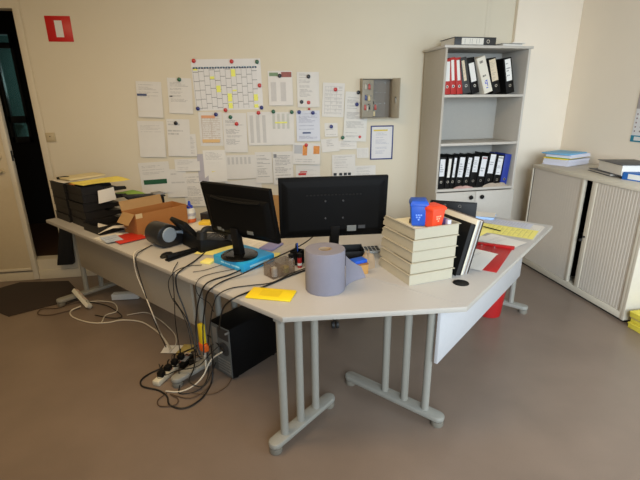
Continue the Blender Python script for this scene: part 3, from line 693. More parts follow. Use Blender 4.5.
sheaf('paper_stack','thin white booklets below the light blue folder',(cx_+.01,cy_,zt+.0755),L(23),.34,.25,.03,M_pw,4,group=g_,seed=4)
solo('folder', MB().box(-.19,.15,-.13,.14,0,.010,.003), mat('light blue folder',(.42,.68,.84),.5), 'light blue folder on top of the pile on the low cabinet','folder',(cx_-.01,cy_+.005,zt+.106),L(26),group=g_)
def flat_binder(label, loc, rz, lx, ly, t, m, lm=None, spine=True, pages=True, lid=0.0, group=g_):
    """binder lying flat, spine on local -y... front edge; lid raised by an angle"""
    o = thing('ring_binder', label, 'binder', loc, rz, group)
    MB().box(-lx/2,lx/2,0,ly,0,.004,.001).build('lower_cover', m, o)
    if spine: MB().box(-lx/2,lx/2,-.004,0,0,t,.001).build('spine', m, o)
    MB().box(-lx/2,lx/2,0,ly,-.004,0,.001).build('upper_cover', m, o, (0,0,t), (lid,0,0))
    if pages:
        p = MB(); p.hexa([(-lx/2+.01,.012,.0045),(lx/2-.01,.012,.0045),(lx/2-.01,ly-.012,.0045),(-lx/2+.01,ly-.012,.0045),(-lx/2+.01,.012,t-.006),(lx/2-.01,.012,t-.006),(lx/2-.01,ly-.012,t-.006+(ly-.02)*math.tan(lid)),(-lx/2+.01,ly-.012,t-.006+(ly-.02)*math.tan(lid))])
        p.build('pages', M_plain, o)
    if lm: 
        b = MB(); b.box(-lx*.36,lx*.30,-.0056,-.004,t*.16,t*.84); b.build('spine_label', lm, o)
    return o
M_bgrey = mat('dark grey binder',(.30,.30,.31),.5)
flat_binder('grey slim binder lying beside the paper pile on the low cabinet',(2.945,3.235,zt),L(-103),.34,.26,.022,M_bgrey,None,spine=False)
flat_binder('large dark grey binder with thick pages on the low cabinet',(2.925,3.12,zt+.0225),L(-104),.36,.30,.088,M_bgrey,None,spine=False)
flat_binder('blue-spined lever binder at the near end of the low cabinet',(2.935,2.785,zt),L(-78),.32,.28,.058,mat('bright blue binder',(.12,.40,.72),.45),M_white)
# calendar on the right wall
wc = thing('wall_calendar','white hanging calendar with a teal foot on the right wall','calendar',(WX-.001,3.20,1.285))
def yz(a0,a1,z0,z1,x0,x1): return MB().box(-x1,-x0,a0,a1,z0,z1)
yz(-.2,.2,.055,.46,0,.004).build('pages', paper_mat('calendar page',rows=8,style='plain',base=(.87,.86,.85)), wc)
yz(-.2,.2,.28,.46,.004,.006).build('picture', mat('calendar picture',(.66,.62,.60),.5,.15,5), wc)
yz(-.2,.2,0,.055,0,.006).build('foot_band', mat('teal band',(.10,.50,.60),.5), wc)
yz(-.17,.165,.012,.045,.006,.0072).build('foot_label', M_white, wc)
dt = MB()
for r_ in range(5):
    for c_ in range(7): dt.box(-.0052,-.0038,.17-c_*.053,.182-c_*.053,.085+r_*.036,.097+r_*.036)
dt.build('dates', mat('calendar grey print',(.55,.45,.45),.6), wc)
# yellow stacks on the floor at the near end of the cabinet
M_yb = mat('yellow card box',(.86,.80,.28),.6,.08); M_pl = mat('pale card',(.78,.72,.52),.7)
for i,(dz,hh,dx,nm) in enumerate(((0,.045,.0,'lowest'),(.0455,.045,.012,'second lowest'),(.091,.045,-.006,'uppermost'))):
    y_ = thing('yellow_folder_box','yellow paper pack by the low cabinet, %s of the stack' % nm,'box',(2.90+dx,2.36,dz+.0005),L(3),'yellow packs on the floor')
    MB().box(-.15,.15,-.11,.11,0,hh*.72,.003).build('pack', M_yb, y_)
    MB().box(-.155,.155,-.114,.114,hh*.72,hh-.001,.003).build('lid', M_yb if i!=1 else M_pl, y_)
# ------------------------------------------------------------------ the L-shaped desk
def desk_thing(name, label): return thing(name, label, 'desk', (AX, AY, 0), DROT)
def leg_frame(parent, axis, c, a0, a1, cols, zt_=.7145, glides=(True, True)):
    """T-foot along one desk axis with upright columns. axis 'x': runs along w at u=c; 'y': runs along u at w=c"""
    P = (lambda a, o, z: (a, c+o, z)) if axis == 'x' else (lambda a, o, z: (c+o, a, z))
    hw = .036; n = 8
    prof = []
    for i in range(n+1):
        t = PI/2 + PI*i/n; prof.append((a0+hw+hw*math.cos(t), hw*math.sin(t)))
    for i in range(n+1):
        t = -PI/2 + PI*i/n; prof.append((a1-hw+hw*math.cos(t), hw*math.sin(t)))
    m = MB(); poly = [P(a, o, 0)[:2] for a, o in prof]
    m.prism(poly if axis == 'x' else poly[::-1], .034, .066, .010)
    leg = m.build('leg', M_metal, parent)
    for a in cols:
        k = MB(); k.cyl(P(a,0,.06), P(a,0,zt_), .0205, seg=20); k.build('column', M_metal, leg)
    k = MB(); k.box(*( (cols[0]-.02, cols[-1]+.05, c-.025, c+.025) if axis == 'x' else (c-.025, c+.025, min(cols)-.02, max(cols)+.05)), zt_-.02, zt_, .003); k.build('top_rail', M_metal, leg)
    for a, g in zip((a0+hw, a1-hw), glides):
        if g:
            k = MB(); k.lathe([(0,0),(.030,0),(.033,.006),(.033,.0335),(0,.0335)], P(a,0,0), 20); k.build('foot', M_footcap, leg)
    return leg
def top(parent, poly, name='tabletop'):
    m = MB(); m.prism(poly, .715, .7385, .0015); t = m.build(name, M_edge, parent)
    c_ = [sum(p[i] for p in poly)/len(poly) for i in (0,1)]
    m = MB(); m.prism([tuple(p[i]-(.0022 if p[i]>c_[i] else -.0022) for i in (0,1)) for p in poly], .7385, .7400); s = m.build('top_surface', M_desk, t)
    return t
ld = desk_thing('desk', 'long grey desk wing running back to the dark doorway')
top(ld, [(0,.671),(.80,.671),(.80,2.74),(0,2.74)])
MB().box(.124,.142,.90,2.53,.335,.7145,.001).build('modesty_panel', mat('left modesty panel',(.66,.62,.55),.5), ld)  # darker, warmer than the right panel: its shade is put into the colour
leg_frame(ld,'x',2.635,-.085,.56,(.17,.30,.43)); leg_frame(ld,'x',.885,-.085,.56,(.17,.30,.43))
cd = desk_thing('desk', 'angled corner desk section with a blunt front edge and the paper roll on it')
top(cd, [(0,0),(.602,-.603),(.6105,-.603),(.6105,.20),(1.48,.20),(.80,.88),(.80,.6695),(0,.6695)])
leg_frame(cd,'x',.045,-.075,.42,(.027,.148,.270))
rd = desk_thing('desk', 'right desk wing with a bright front panel and loose papers on it')
top(rd, [(.6135,-.603),(2.313,-.603),(2.313,.198),(.6135,.198)])
MB().box(.605,2.06,-.482,-.464,.38,.7145,.001).build('modesty_panel', M_panel, rd)
leg_frame(rd,'y',.63,-.535,.10,(-.424,-.299,-.175)); leg_frame(rd,'y',2.245,-.535,.06,(-.40,-.28,-.16))
gm = MB(); gm.lathe([(0,.0008),(.028,.0008),(.036,.0030),(.041,.0022),(.042,0)], seg=28); 
solo('cable_grommet', gm, M_black, 'round black cable grommet set in the right desk wing', 'grommet', D(.850,-.474,.7402), DROT)

# ------------------------------------------------------------------ screens
M_gloss = mat('glossy black base', (.05,.048,.045), .2)
M_scr = mat('screen glass', (.05,.05,.06), .2)
M_mon = mat('monitor shell', (.030,.027,.024), .6, .06, spec=.12)
def monitor(label, base, rz, ctr, yaw, tilt, W, H, kind):
    t = thing('monitor', label, 'monitor', base, yaw, 'desktop monitors')
    Mi = Matrix.Translation(Vector(base)) @ Matrix.Rotation(yaw,4,'Z'); l = Mi.inverted() @ Vector(ctr)
    s = MB(); s.box(-W/2,W/2,-.006,.016,-H/2,H/2,.004)
    if kind == 1:
        s.hexa([(-W/2+.012,-.004,-H/2+.012),(-W/2+.012,-.004,H*.30),(W/2-.012,-.004,H*.30),(W/2-.012,-.004,-H/2+.012),
                (-W/2+.05,-.034,-H/2+.05),(-W/2+.05,-.020,H*.22),(W/2-.05,-.020,H*.22),(W/2-.05,-.034,-H/2+.05)], .006)
    else:
        s.hexa([(-W/2+.01,-.004,-H/2+.01),(-W/2+.01,-.004,H/2-.01),(W/2-.01,-.004,H/2-.01),(W/2-.01,-.004,-H/2+.01),
                (-W/2+.05,-.026,-H/2+.05),(-W/2+.05,-.014,H/2-.05),(W/2-.05,-.014,H/2-.05),(W/2-.05,-.026,-H/2+.05)], .006)
    sh = s.build('casing', M_mon, t, l, (tilt,0,0))
    MB().box(-W/2+.012,W/2-.012,.0155,.0170,-H/2+.018,H/2-.012).build('screen', M_scr, sh)
    bz = MB()
    for a in ((-W/2,-W/2+.012,-H/2,H/2),(W/2-.012,W/2,-H/2,H/2),(-W/2+.012,W/2-.012,H/2-.012,H/2),(-W/2+.012,W/2-.012,-H/2,-H/2+.018)): bz.box(a[0],a[1],.0155,.0195,a[2],a[3],.001)
    bz.build('bezel', M_black, sh)
    if kind == 1:
        v = MB(); v.tube([(-W*.36,-.013,H*.27),(-W*.2,-.022,H*.245),(0,-.0235,H*.235),(W*.2,-.022,H*.235),(W*.36,-.016,H*.25)],.0065,8); v.build('ridge', M_black, sh)
        for a,b_,c_,d_ in ((-.165,-.135,-.118,-.098),(-.130,-.120,-.122,-.108)):
            MB().box(a,b_,-.0352,-.030,c_,d_).build('sticker', mat('sticker grey',(.42,.42,.40),.5), sh)
        MB().box(.062,.105,-.0352,-.030,-.112,-.092).build('sticker', MATS['sticker grey'], sh)
    else:
        v = MB()
        for i in range(16): v.box(-.155+i*.02,-.145+i*.02,-.0215,-.016,.075,.081)
        v.build('vent', M_dark, sh)
        for x_,z_ in ((-.05,.045),(.05,.045),(-.05,-.055),(.05,-.055)):
            k = MB(); k.cyl((x_,-.027,z_),(x_,-.018,z_),.005,seg=12); k.build('screw', M_dgrey, sh)
        MB().box(.075,.128,-.0268,-.022,-.138,-.103).build('sticker', MATS['sticker grey'], sh)
        MB().box(.140,.180,-.0268,-.022,-.124,-.104).build('sticker', M_dgrey, sh)
    bs = MB(); br = .108 if kind == 1 else .125
    bs.lathe([(0,0),(br,0),(br,.006),(br*.93,.012),(br*.5,.016),(0,.017)], seg=40); bs.build('base', M_gloss, t)
    nk = MB(); nh = l.z - H*.30
    nk.hexa([(-.028,-.022,.014),(.028,-.022,.014),(.028,.022,.014),(-.028,.022,.014),(-.026,l.y-.024,nh),(.026,l.y-.024,nh),(.026,l.y+.014,nh),(-.026,l.y+.014,nh)], .006)
    nk.build('neck', M_black, t)
    return t
monitor('black screen seen from behind, standing on the blue paper pack', D(.318,.655,.7955), 0, (-.0842,2.366,1.0654), -.709, .211, .500, .3197, 1)
monitor('larger black screen seen from behind, beyond the paper roll', (.455,2.385,.7405), 0, (.444,2.300,1.084), -.037, .09, .613, .350, 2)

# ream pack under the left screen
rp = thing('paper_pack', 'bright blue pack of copier paper under the left screen', 'paper pack', D(.362,.655,.7405), DROT)
MB().box(-.125,.115,-.128,.145,0,.0535,.004).build('wrapper', M_cyan, rp)
b_ = MB()
for i,(a,c_) in enumerate(((-.09,-.055),(-.05,-.02),(-.012,.04),(.048,.075))): b_.box(-.1258,-.1248,a,c_,.020,.030)
b_.build('print', mat('pale blue print',(.62,.86,.95),.5), rp)
MB().box(-.08,.07,-.1288,-.1278,.021,.033).build('print', MATS['pale blue print'], rp)

# ------------------------------------------------------------------ paper roll
pr = thing('paper_roll', 'big blue-grey paper wiper roll standing on the desk corner', 'paper roll', D(.362,.045,.7405), DROT)
m = MB(); m.lathe([(.100,0),(.101,.004),(.101,.211),(.099,.215),(.034,.215),(.033,.20),(.033,.0),(.100,0)], seg=56); m.build('roll', M_roll, pr)
m = MB(); m.lathe([(.0328,.002),(.0328,.2135),(.029,.2135),(.029,.002),(.0328,.002)], seg=32); m.build('core', mat('cardboard core',(.66,.56,.43),.8), pr)
m = MB()
def tail(u,v):
    p0 = Vector((.068,-.078,.0)); p1 = Vector((.240,-.090,0)); p2 = Vector((.24,-.03,0))
    q = p0.lerp(p1,u); h0, h1 = .175, .055
    z0_ = .0015; zz = z0_ + v*(h0*(1-u)+h1*u)
    q = q + Vector((0,.018*math.sin(u*PI) + .03*v*u,0)); q.z = zz
    return q
m.sheet(tail, 10, 6); m.build('loose_end', M_roll, pr)

# ------------------------------------------------------------------ beige tray stack
def tray_mesh(Lx, Wy, H, th=.003, lip=.005, sweep=.72, low=.30):
    """open letter tray: closed end at x=0, sides sloping down at the open end"""
    m = MB(); m.box(0,Lx,0,Wy,0,th)
    m.box(0,th,0,Wy,th,H); m.box(-lip,th,-lip,Wy+lip,H,H+.003)
    for y0_,y1_,ya,yb_ in ((0,th,-lip,th),(Wy-th,Wy,Wy-th,Wy+lip)):
        poly = [(th,th),(Lx,th),(Lx,H*low*.6),(Lx-.012,H*low),(Lx*sweep+.03,H*.72),(Lx*sweep,H),(th,H)]
        M = Matrix(((1,0,0,0),(0,0,-1,y1_),(0,1,0,0),(0,0,0,1)))
        m.prism(poly,0,th,M=M)
        m.box(th,Lx*sweep,ya,yb_,H,H+.003)
    return m
PANG = DROT + math.radians(90-29.3)      # tray depth direction (0.872 u, 0.489 w): angle measured from local x=w
pdir = Vector((math.cos(PANG),math.sin(PANG),0)); qdir = Vector((-pdir.y,pdir.x,0))
base = D(.652,-.277,.7405); n_ = 5; pitch = .0605
nm = ['lowest','second lowest','middle','fourth','topmost']
rnd = random.Random(3)
ctop = None
for i in range(n_):
    jx, jy = .003*i+rnd.uniform(-.003,.003), -.006*i+rnd.uniform(-.003,.003)
    # the far side in q is toward camera-left; mesh y runs toward -q so trays extend to the right
    o = tray_mesh(.32,.268,pitch-.004,.003,.008,.90,.55)
    loc = base + pdir*jx + (-qdir)*(.268) + (-qdir)*jy*-1 + Vector((0,0,pitch*i))
    solo('letter_tray', o, M_beige, 'beige letter tray, %s of the stack holding the two small bins' % nm[i], 'letter tray', loc, PANG, 'beige letter trays')
    ctop = loc
def T(p, q, z):       # point in the frame of the beige stack: p deeper, q to the right along its front
    return base + pdir*p - qdir*q + Vector((0,0,z-.7405))
zt5 = .7405 + pitch*4 + .0035
solo('paper_stack', MB().box(.01,.27,.012,.25,0,.036,.002), mat('cream paper stack',(.90,.87,.76),.7), 'cream papers filling the topmost beige tray under the small bins', 'paper stack', ctop+Vector((0,0,.0035)), PANG)
zb = zt5 + .037
def mini_bin(label, loc, rz, m, h=.125):
    t = thing('toy_wheelie_bin', label, 'desk bin', loc, rz, 'small wheelie bins on the beige trays')
    a, b_ = .034, .043; c_, d_ = .040, .050
    M_ = MB()
    M_.hexa([(-a,-a,.004),(a,-a,.004),(a,a,.004),(-a,a,.004),(-b_,-b_,h*.82),(b_,-b_,h*.82),(b_,b_,h*.82),(-b_,b_,h*.82)], .004)
    M_.box(-b_-.004,b_+.004,-b_-.004,b_+.004,h*.78,h*.86,.002)
    M_.build('bin_body', m, t)
    l = MB(); l.hexa([(-b_-.005,-b_-.008,h*.86),(b_+.005,-b_-.008,h*.86),(b_+.005,b_+.006,h*.86),(-b_-.005,b_+.006,h*.86),(-b_+.004,-b_+.004,h*.97),(b_-.004,-b_+.004,h*.97),(b_-.004,b_-.002,h*1.0),(-b_+.004,b_-.002,h*1.0)], .003)
    l.cyl((-b_,b_+.010,h*.88),(b_,b_+.010,h*.88),.004,seg=10)
    l.build('lid', m, t)
    for s in (-1,1):
        w = MB(); w.cyl((s*.040,a+.004,.012),(s*.028,a+.004,.012),.012,seg=16); w.build('wheel', M_black, t)
    e = MB()
    for k,(x_,z_) in enumerate(((-.012,.060),(.0,.060),(.012,.060),(-.010,.048),(.004,.048),(.0,.036))): e.box(x_-.004,x_+.004,-.0415-.0,-.038,z_,z_+.007)
    e.build('print', mat('pale print '+m.name,tuple(min(1,v+.25) for v in ((.25,.40,.75) if m is M_blue else (.95,.42,.28))),.5), t)
    return t
mini_bin('small blue wheelie bin standing in the topmost beige tray', T(.120,.112,zb), L(-16), M_blue, .142)
mini_bin('small orange-red wheelie bin standing in the topmost beige tray', T(.062,.165,zb), L(20), M_orange, .120)
pb = thing('pencil_box','flat purple box with a white end lying in the topmost beige tray','box',T(.13,.238,zb+.0),PANG)
MB().box(-.09,.10,-.011,.011,0,.038,.002).build('box_body', mat('purple box',(.36,.30,.50),.5), pb)
MB().box(-.112,-.0905,-.011,.011,0,.038,.002).build('box_end', mat('pale lilac',(.80,.79,.84),.5), pb)
# binders and boards leaning right of the beige stack: depth along pdir, leaning to +q
def slab(name, label, cat, q0, t, m, edge=None, h=.305, dpt=.30, p0=.01, lean=14, pages=True, z=.7415, grp='boards leaning beside the beige trays'):
    o = thing(name, label, cat, T(p0, q0, z), 0, grp, rot=(L(lean),0,PANG))
    # local x depth, local y = toward -q ; thickness runs to -y
    if pages:
        MB().box(0,dpt,-.003,0,0,h,.001).build('cover', m, o); MB().box(0,dpt,-t,-t+.003,0,h,.001).build('cover', m, o)
        MB().box(.004,dpt-.006,-t+.003,-.003,.004,h-.004).build('pages', edge or M_plain, o)
    else:
        MB().box(0,dpt,-t,0,0,h,.0015).build('board', m, o)
        if edge: MB().box(-.0015,0,-t*.8,-t*.2,.01,h-.01).build('edge_strip', edge, o)
    return o
qq = .300
slab('document_file','thick black document file next to the beige trays','file',qq,.034,M_black,M_blackm,h=.295)
slab('folder','cream cardboard folder between the black file and the grey board','folder',qq+.038,.010,mat('cream folder',(.84,.80,.71),.7),None,h=.312,pages=False)
slab('ring_binder','pale grey binder leaning beside the cream folder','binder',qq+.052,.022,mat('pale grey board',(.78,.78,.77),.5),mat('grey brown pages',(.50,.45,.40),.8),h=.308)  # pages are grey-brown in themselves
slab('folder','taupe board with a dark edge at the outside of the leaning row','folder',qq+.0775,.008,mat('taupe board',(.44,.38,.33),.6),M_black,h=.306,pages=False)
bl = thing('clip_file','black ring file standing upright behind the leaning boards','file',D(1.328,-.195,.7405),DROT+L(-71))
MB().box(-.13,.15,-.004,0,0,.305,.001).build('cover', M_black, bl); MB().box(-.13,.15,.035,.039,0,.305,.001).build('cover', M_black, bl); MB().box(-.13,-.126,0,.035,0,.305,.001).build('spine', M_black, bl)
for x_ in (-.04,.05):
    k = MB(); k.lathe([(.006,0),(.010,0),(.010,.003),(.006,.003),(.006,0)], M=Matrix.Translation((x_,-.004,.285)) @ Matrix.Rotation(PI/2,4,'X'), seg=14); k.build('ring_end', M_chrome, bl)

# ------------------------------------------------------------------ right wing papers
gR = 'papers on the right desk wing'
def ds(name, label, cat, w, u, lx, ly, rz, m, z=.7412, wave=.002, ph=0, group=gR):
    return solo(name, MB().hsheet(lx,ly,wave=wave,ph=ph), m, label, cat, D(w,u,z), DROT+L(rz), group)
rb = thing('ring_binder','red ring binder lying open under white sheets on the right wing','binder',D(1.335,-.395,.7405),DROT+L(6))
MB().box(-.25,.24,-.155,-.0,0,.0035,.001).build('cover', M_red, rb); MB().box(-.25,.24,.0,.16,0,.0035,.001).build('cover', M_red, rb)
MB().hexa([(.20,-.165,.0),(.230,-.165,.0),(.230,.16,.0),(.20,.16,.0),(.195,-.165,.016),(.225,-.165,.020),(.225,.16,.010),(.195,.16,.008)],.002).build('spine', M_red, rb)
k = MB()
for y_ in (-.05,.03): k.cyl((.19,y_,.0035),(.19,y_,.009),.006,seg=10)
k.build('rivet', M_chrome, rb)
ds('paper_sheet','white sheets with a faint drawing on the red binder','paper',1.245,-.365,.32,.23,-4,pm(70,rows=22,strength=.25,y0=.3),.7470,.004,1)
ds('paper_sheet','plain white sheet beneath the drawing at the red binder','paper',1.215,-.375,.30,.24,3,M_plain,.7445,.001,2)
ds('paper_sheet','white printed sheet behind the red binder','paper',1.63,-.33,.21,.30,8,pm(71,rows=30,strength=.25),.7425,.002,.4)
ds('paper_sheet','white sheet with a folded corner beyond the red binder','paper',1.68,-.42,.20,.26,-12,pm(72,rows=30,strength=.2,y0=.5),.7440,.003,2.2)
ds('paper_sheet','large white sheet under the yellow one near the end of the right wing','paper',2.03,-.40,.42,.34,4,M_plain,.7412,.001,.2)
ds('paper_sheet','yellow form with a dark pen line on the right wing','paper',1.945,-.37,.24,.40,4,paper_mat('yellow form',base=(.93,.89,.50),ink=(.45,.42,.25),rows=12,style='table',cols=3,strength=.3),.7450,.002,.6)
ds('paper_sheet','second yellow sheet near the far edge of the right wing','paper',1.80,-.20,.22,.16,-5,M_pyell,.7440,.003,1.5)
ds('paper_sheet','grey ruled form at the far end of the right wing','paper',2.16,-.30,.16,.38,3,paper_mat('grey form',base=(.78,.79,.83),ink=(.5,.5,.56),rows=18,style='table',cols=4,strength=.4),.7440,.001,2)
ds('paper_sheet','white sheet hanging close to the outer edge of the right wing','paper',2.10,-.50,.24,.15,2,pm(73,rows=14,strength=.2),.7425,.001,2.5)
pn = MB(); pn.tube([(-.07,0,.004),(.07,.0,.004)],.004,8,1); solo('pen',pn,M_black,'black pen lying on the yellow form','pen',D(1.915,-.28,.7478),DROT+L(75))
sheaf('notebook','pale blue-edged notebooks piled by the far side of the right wing',D(2.235,-.085,.7405),DROT+L(10),.15,.21,.022,mat('blue edged notebook',(.62,.75,.90),.6),2,cat='notebook',jit=.004,seed=2)
ds('paper_sheet','white sheet on top of the blue-edged notebooks','paper',2.235,-.085,.16,.22,14,M_plain,.7630,.006,.8)

# ------------------------------------------------------------------ black letter tray stacks, far end of the left wing
BH = .0635
def black_stack(w0, u0, nlist, who, n=5, jit=.004, seed=1):
    rnd = random.Random(seed)
    for i in range(n):
        o = tray_mesh(.345,.262,BH-.004,.003,.005,.42,.45)
        solo('letter_tray', o, M_tray, 'black letter tray, %s of the stack %s' % (nlist[i], who), 'letter tray', D(w0+rnd.uniform(-jit,jit), u0+rnd.uniform(-jit,jit), .7405+BH*i), DROT, 'black letter trays')
black_stack(.088, 2.468, nm, 'nearest the dark doorway')
black_stack(.100, 2.185, nm, 'beside the cardboard box', 5, .006, 4)
solo('letter_tray', tray_mesh(.345,.255,.058,.003,.004,.70,.25), M_tray, 'single low black letter tray between the tall stack and the cardboard box', 'letter tray', D(.072,1.915,.7405), DROT+L(1), 'black letter trays')
def ts(name,label,cat,w,u,lx,ly,rz,m,z,wave=.003,ph=0): return solo(name,MB().hsheet(lx,ly,wave=wave,ph=ph),m,label,cat,D(w,u,z),DROT+L(rz),'papers in the black trays')
zA = .7405+BH*5
ts('paper_sheet','white papers on the tray stack nearest the doorway','paper',.26,2.60,.33,.24,0,M_plain,zA+.0005,.004,1)
sheaf('folder','buff folders heaped on the tray stack nearest the doorway',D(.30,2.62,zA+.006),DROT+L(5),.30,.19,.018,mat('buff folder',(.86,.80,.62),.7),3,cat='folder',seed=6)
sc = MB(); sc.tube([(0,-.04,.012),(0,-.01,.016),(0,.02,.014),(.01,.05,.010)],.010,8); solo('stapler',sc,M_black,'small black stapler on the buff folders','stapler',D(.17,2.66,zA+.006),DROT+L(60))
ts('paper_sheet','yellow sheet on top of the stack beside the cardboard box','paper',.31,2.31,.37,.25,0,paper_mat('yellow print',base=(.93,.86,.42),ink=(.6,.55,.3),rows=20,strength=.25),zA+.003,.012,.5)
ts('paper_sheet','orange slip under the yellow sheet','paper',.16,2.38,.10,.10,0,M_oran,zA+.0015,.002,0)
ts('paper_sheet','green sheet poking out of the stack beside the cardboard box','paper',.50,2.24,.16,.22,0,mat('bright green sheet',(.55,.72,.20),.6),.7405+BH*3+.012,.004,0)
ts('paper_sheet','white papers sliding out of the single low black tray','paper',.22,1.95,.26,.22,-25,M_plain,.745,.05,2.4)
nt2 = MB()
def note(u_,v_): return (.0, -(u_-.5)*.15, (v_-.5)*.15)
nt2.sheet(lambda u_,v_: ((u_-.5)*.14*(1-.12*v_), -.002-.006*math.sin(3*u_), (v_-.5)*.10+ .012*(u_-.5)), 4,4)
solo('note', nt2, M_plain, 'white slip stuck on the side of the black tray stack', 'note', D(.275,2.165,.975), DROT)

# cardboard box
cb = thing('cardboard_box','open brown cardboard box with raised flaps behind the label printer','box',D(.235,1.672,.7405),DROT)
bw, bd, bh = .42, .20, .158
c_ = MB(); c_.box(0,bw,0,bd,0,.004); c_.box(0,bw,0,.004,.004,bh); c_.box(0,bw,bd-.004,bd,.004,bh); c_.box(0,.004,.004,bd-.004,.004,bh); c_.box(bw-.004,bw,.004,bd-.004,.004,bh)
c_.build('box_body', M_card, cb)
MB().box(0,bw*.80,0,.003,0,.072).build('flap', M_cardin, cb, (.0,bd,bh), (L(-18),0,0))
MB().box(0,.003,0,bd*.8,0,.09).build('flap', M_cardin, cb, (-.001,.01,bh), (0,L(-140),0))
MB().box(0,.003,.01,bd-.01,0,.06).build('flap', M_card, cb, (bw-.002,.0,bh), (0,L(128),0))
MB().box(.0,.05,-.0012,0,bh-.03,bh+.004).build('tape', mat('clear tape',(.82,.72,.55),.3), cb)
dt_ = thing('document_tray','black angular document tray showing behind the cardboard box','tray',D(.50,1.99,.7405),DROT+L(-8))
MB().box(-.12,.13,-.05,.05,0,.195,.006).build('tray_stand', M_black, dt_); MB().hexa([(-.13,-.055,.196),(.14,-.055,.196),(.14,.055,.196),(-.13,.055,.196),(-.17,-.055,.240),(.14,-.055,.206),(.14,.055,.206),(-.17,.055,.240)],.003).build('tray_top', M_blackm, dt_); MB().box(.06,.14,-.05,.05,.2105,.224,.003).build('grey_insert', M_grey, dt_)
# red folder and papers before the box
solo('folder', MB().box(-.085,.11,-.09,.11,0,.005,.0015), mat('red folder',(.76,.17,.10),.5), 'red folder lying under the front of the cardboard box', 'folder', D(.145,1.665,.7465), DROT+L(-4))
ds('paper_sheet','white sheet sticking out below the red folder','paper',.105,1.78,.18,.22,4,M_plain,.7415,.002,1,None)
ds('leaflet','blue and white leaflet on the desk edge by the red folder','leaflet',.070,1.735,.11,.17,-8,paper_mat('leaflet blue',base=(.70,.74,.80),ink=(.25,.32,.5),rows=10,strength=.5),.7525,.002,2,None)
# label printer
lp = thing('label_printer','black rounded label printer with a grey disc on its side','label printer',D(.150,1.262,.7405),DROT)
def side(n=14):
    pts = []; 
    for i in range(n+1):
        a = PI*1.5 - i*(PI*1.18)/n; pts.append((.080+.078*math.cos(a), .080+.078*math.sin(a)))
    pts += [(.195,.110),(.235,.075),(.24,.02),(.225,.002)]
    return pts
M = Matrix(((1,0,0,0),(0,0,1,0),(0,1,0,0),(0,0,0,1)))
k = MB(); k.prism([(p[0],p[1]) for p in side()],0,.165,.010,M=M); k.build('body', mat('printer black',(.12,.12,.125),.35), lp)
k = MB(); k.lathe([(0,.010),(.046,.010),(.050,.006),(.050,0)], seg=32, M=Matrix.Translation((.088,-.0005,.088)) @ Matrix.Rotation(PI/2,4,'X')); k.build('side_disc', mat('blue grey disc',(.56,.62,.68),.4), lp)
k = MB(); k.tube([(.135,-.002,.095),(.175,-.003,.088),(.205,-.003,.070),(.222,-.003,.045)],.010,8); k.build('side_strip', MATS['blue grey disc'], lp)
k = MB(); k.box(.155,.232,.02,.145,.094,.105,.003,M=Matrix.Translation((0,0,.03)) @ Matrix.Rotation(L(12),4,'Y')); k.build('paper_exit', M_dgrey, lp)
# desk phone
ph = thing('desk_phone','black desk phone with raised display and handset, seen from behind','phone',D(.405,1.10,.7405),DROT+L(-8))
k = MB(); k.hexa([(-.085,-.10,0),(.11,-.10,0),(.11,.12,0),(-.085,.12,0),(-.075,-.095,.075),(.11,-.095,.025),(.11,.115,.025),(-.075,.115,.075)],.006); k.build('base', M_black, ph)
k = MB(); k.box(-.012,.012,-.02,.16,-.055,.06,.006); k.build('display', M_black, ph, (-.085,-.01,.105), (0,L(-38),0))
k = MB(); k.tube([(-.06,-.085,.10),(-.03,-.085,.118),(.04,-.085,.095),(.10,-.085,.06)],.016,10); k.cyl((-.065,-.085,.07),(-.06,-.085,.11),.026,seg=18); k.cyl((.095,-.085,.035),(.105,-.085,.07),.026,seg=18); k.build('handset', M_blackm, ph)
k = MB()
for i in range(4):
    for j in range(3): k.box(-.01+i*.025,.008+i*.025,-.03+j*.03,-.008+j*.03,.045-i*.0065,.056-i*.0065,.001)
k.build('keypad', M_dgrey, ph)
k = MB(); pts=[]
for i in range(90):
    t=i/89; pts.append((.105-.02*t+.010*math.cos(i*1.1), -.085+.22*t, .012+.010*math.sin(i*1.1)+.02*math.sin(PI*t)))
k.tube(pts,.0028,5,1); k.build('coiled_cord', M_cable, ph)
ph.scale = (1.22,1.2,1.25)
# stapler and mouse before the phone
st = thing('stapler','long black stapler lying on the left wing before the phone','stapler',D(.20,1.055,.7405),DROT+L(4))
MB().box(-.125,.125,-.019,.019,0,.012,.004).build('stapler_base', M_black, st)
k = MB(); k.hexa([(-.125,-.014,.016),(.10,-.014,.014),(.10,.014,.014),(-.125,.014,.016),(-.12,-.011,.040),(.095,-.011,.026),(.095,.011,.026),(-.12,.011,.040)],.004); k.build('stapler_arm', M_black, st)
MB().box(.06,.10,-.016,.016,.012,.020,.002).build('anvil_hinge', M_black, st)
ms = MB(); ms.lathe([(0,0),(.030,.001),(.033,.008),(.026,.020),(.012,.026),(0,.027)], seg=24, M=Matrix.Diagonal((1.45,.95,1,1)))
solo('computer_mouse', ms, M_black, 'small black mouse on the left wing next to the stapler', 'mouse', D(.125,1.125,.7405), DROT+L(12))
ms = MB(); ms.lathe([(0,0),(.030,.001),(.033,.008),(.026,.022),(.012,.029),(0,.030)], seg=24, M=Matrix.Diagonal((1.45,.95,1,1)))
solo('computer_mouse', ms, M_grey, 'grey mouse on papers left of the left screen\'s foot', 'mouse', D(.50,1.05,.7445), DROT+L(-10))

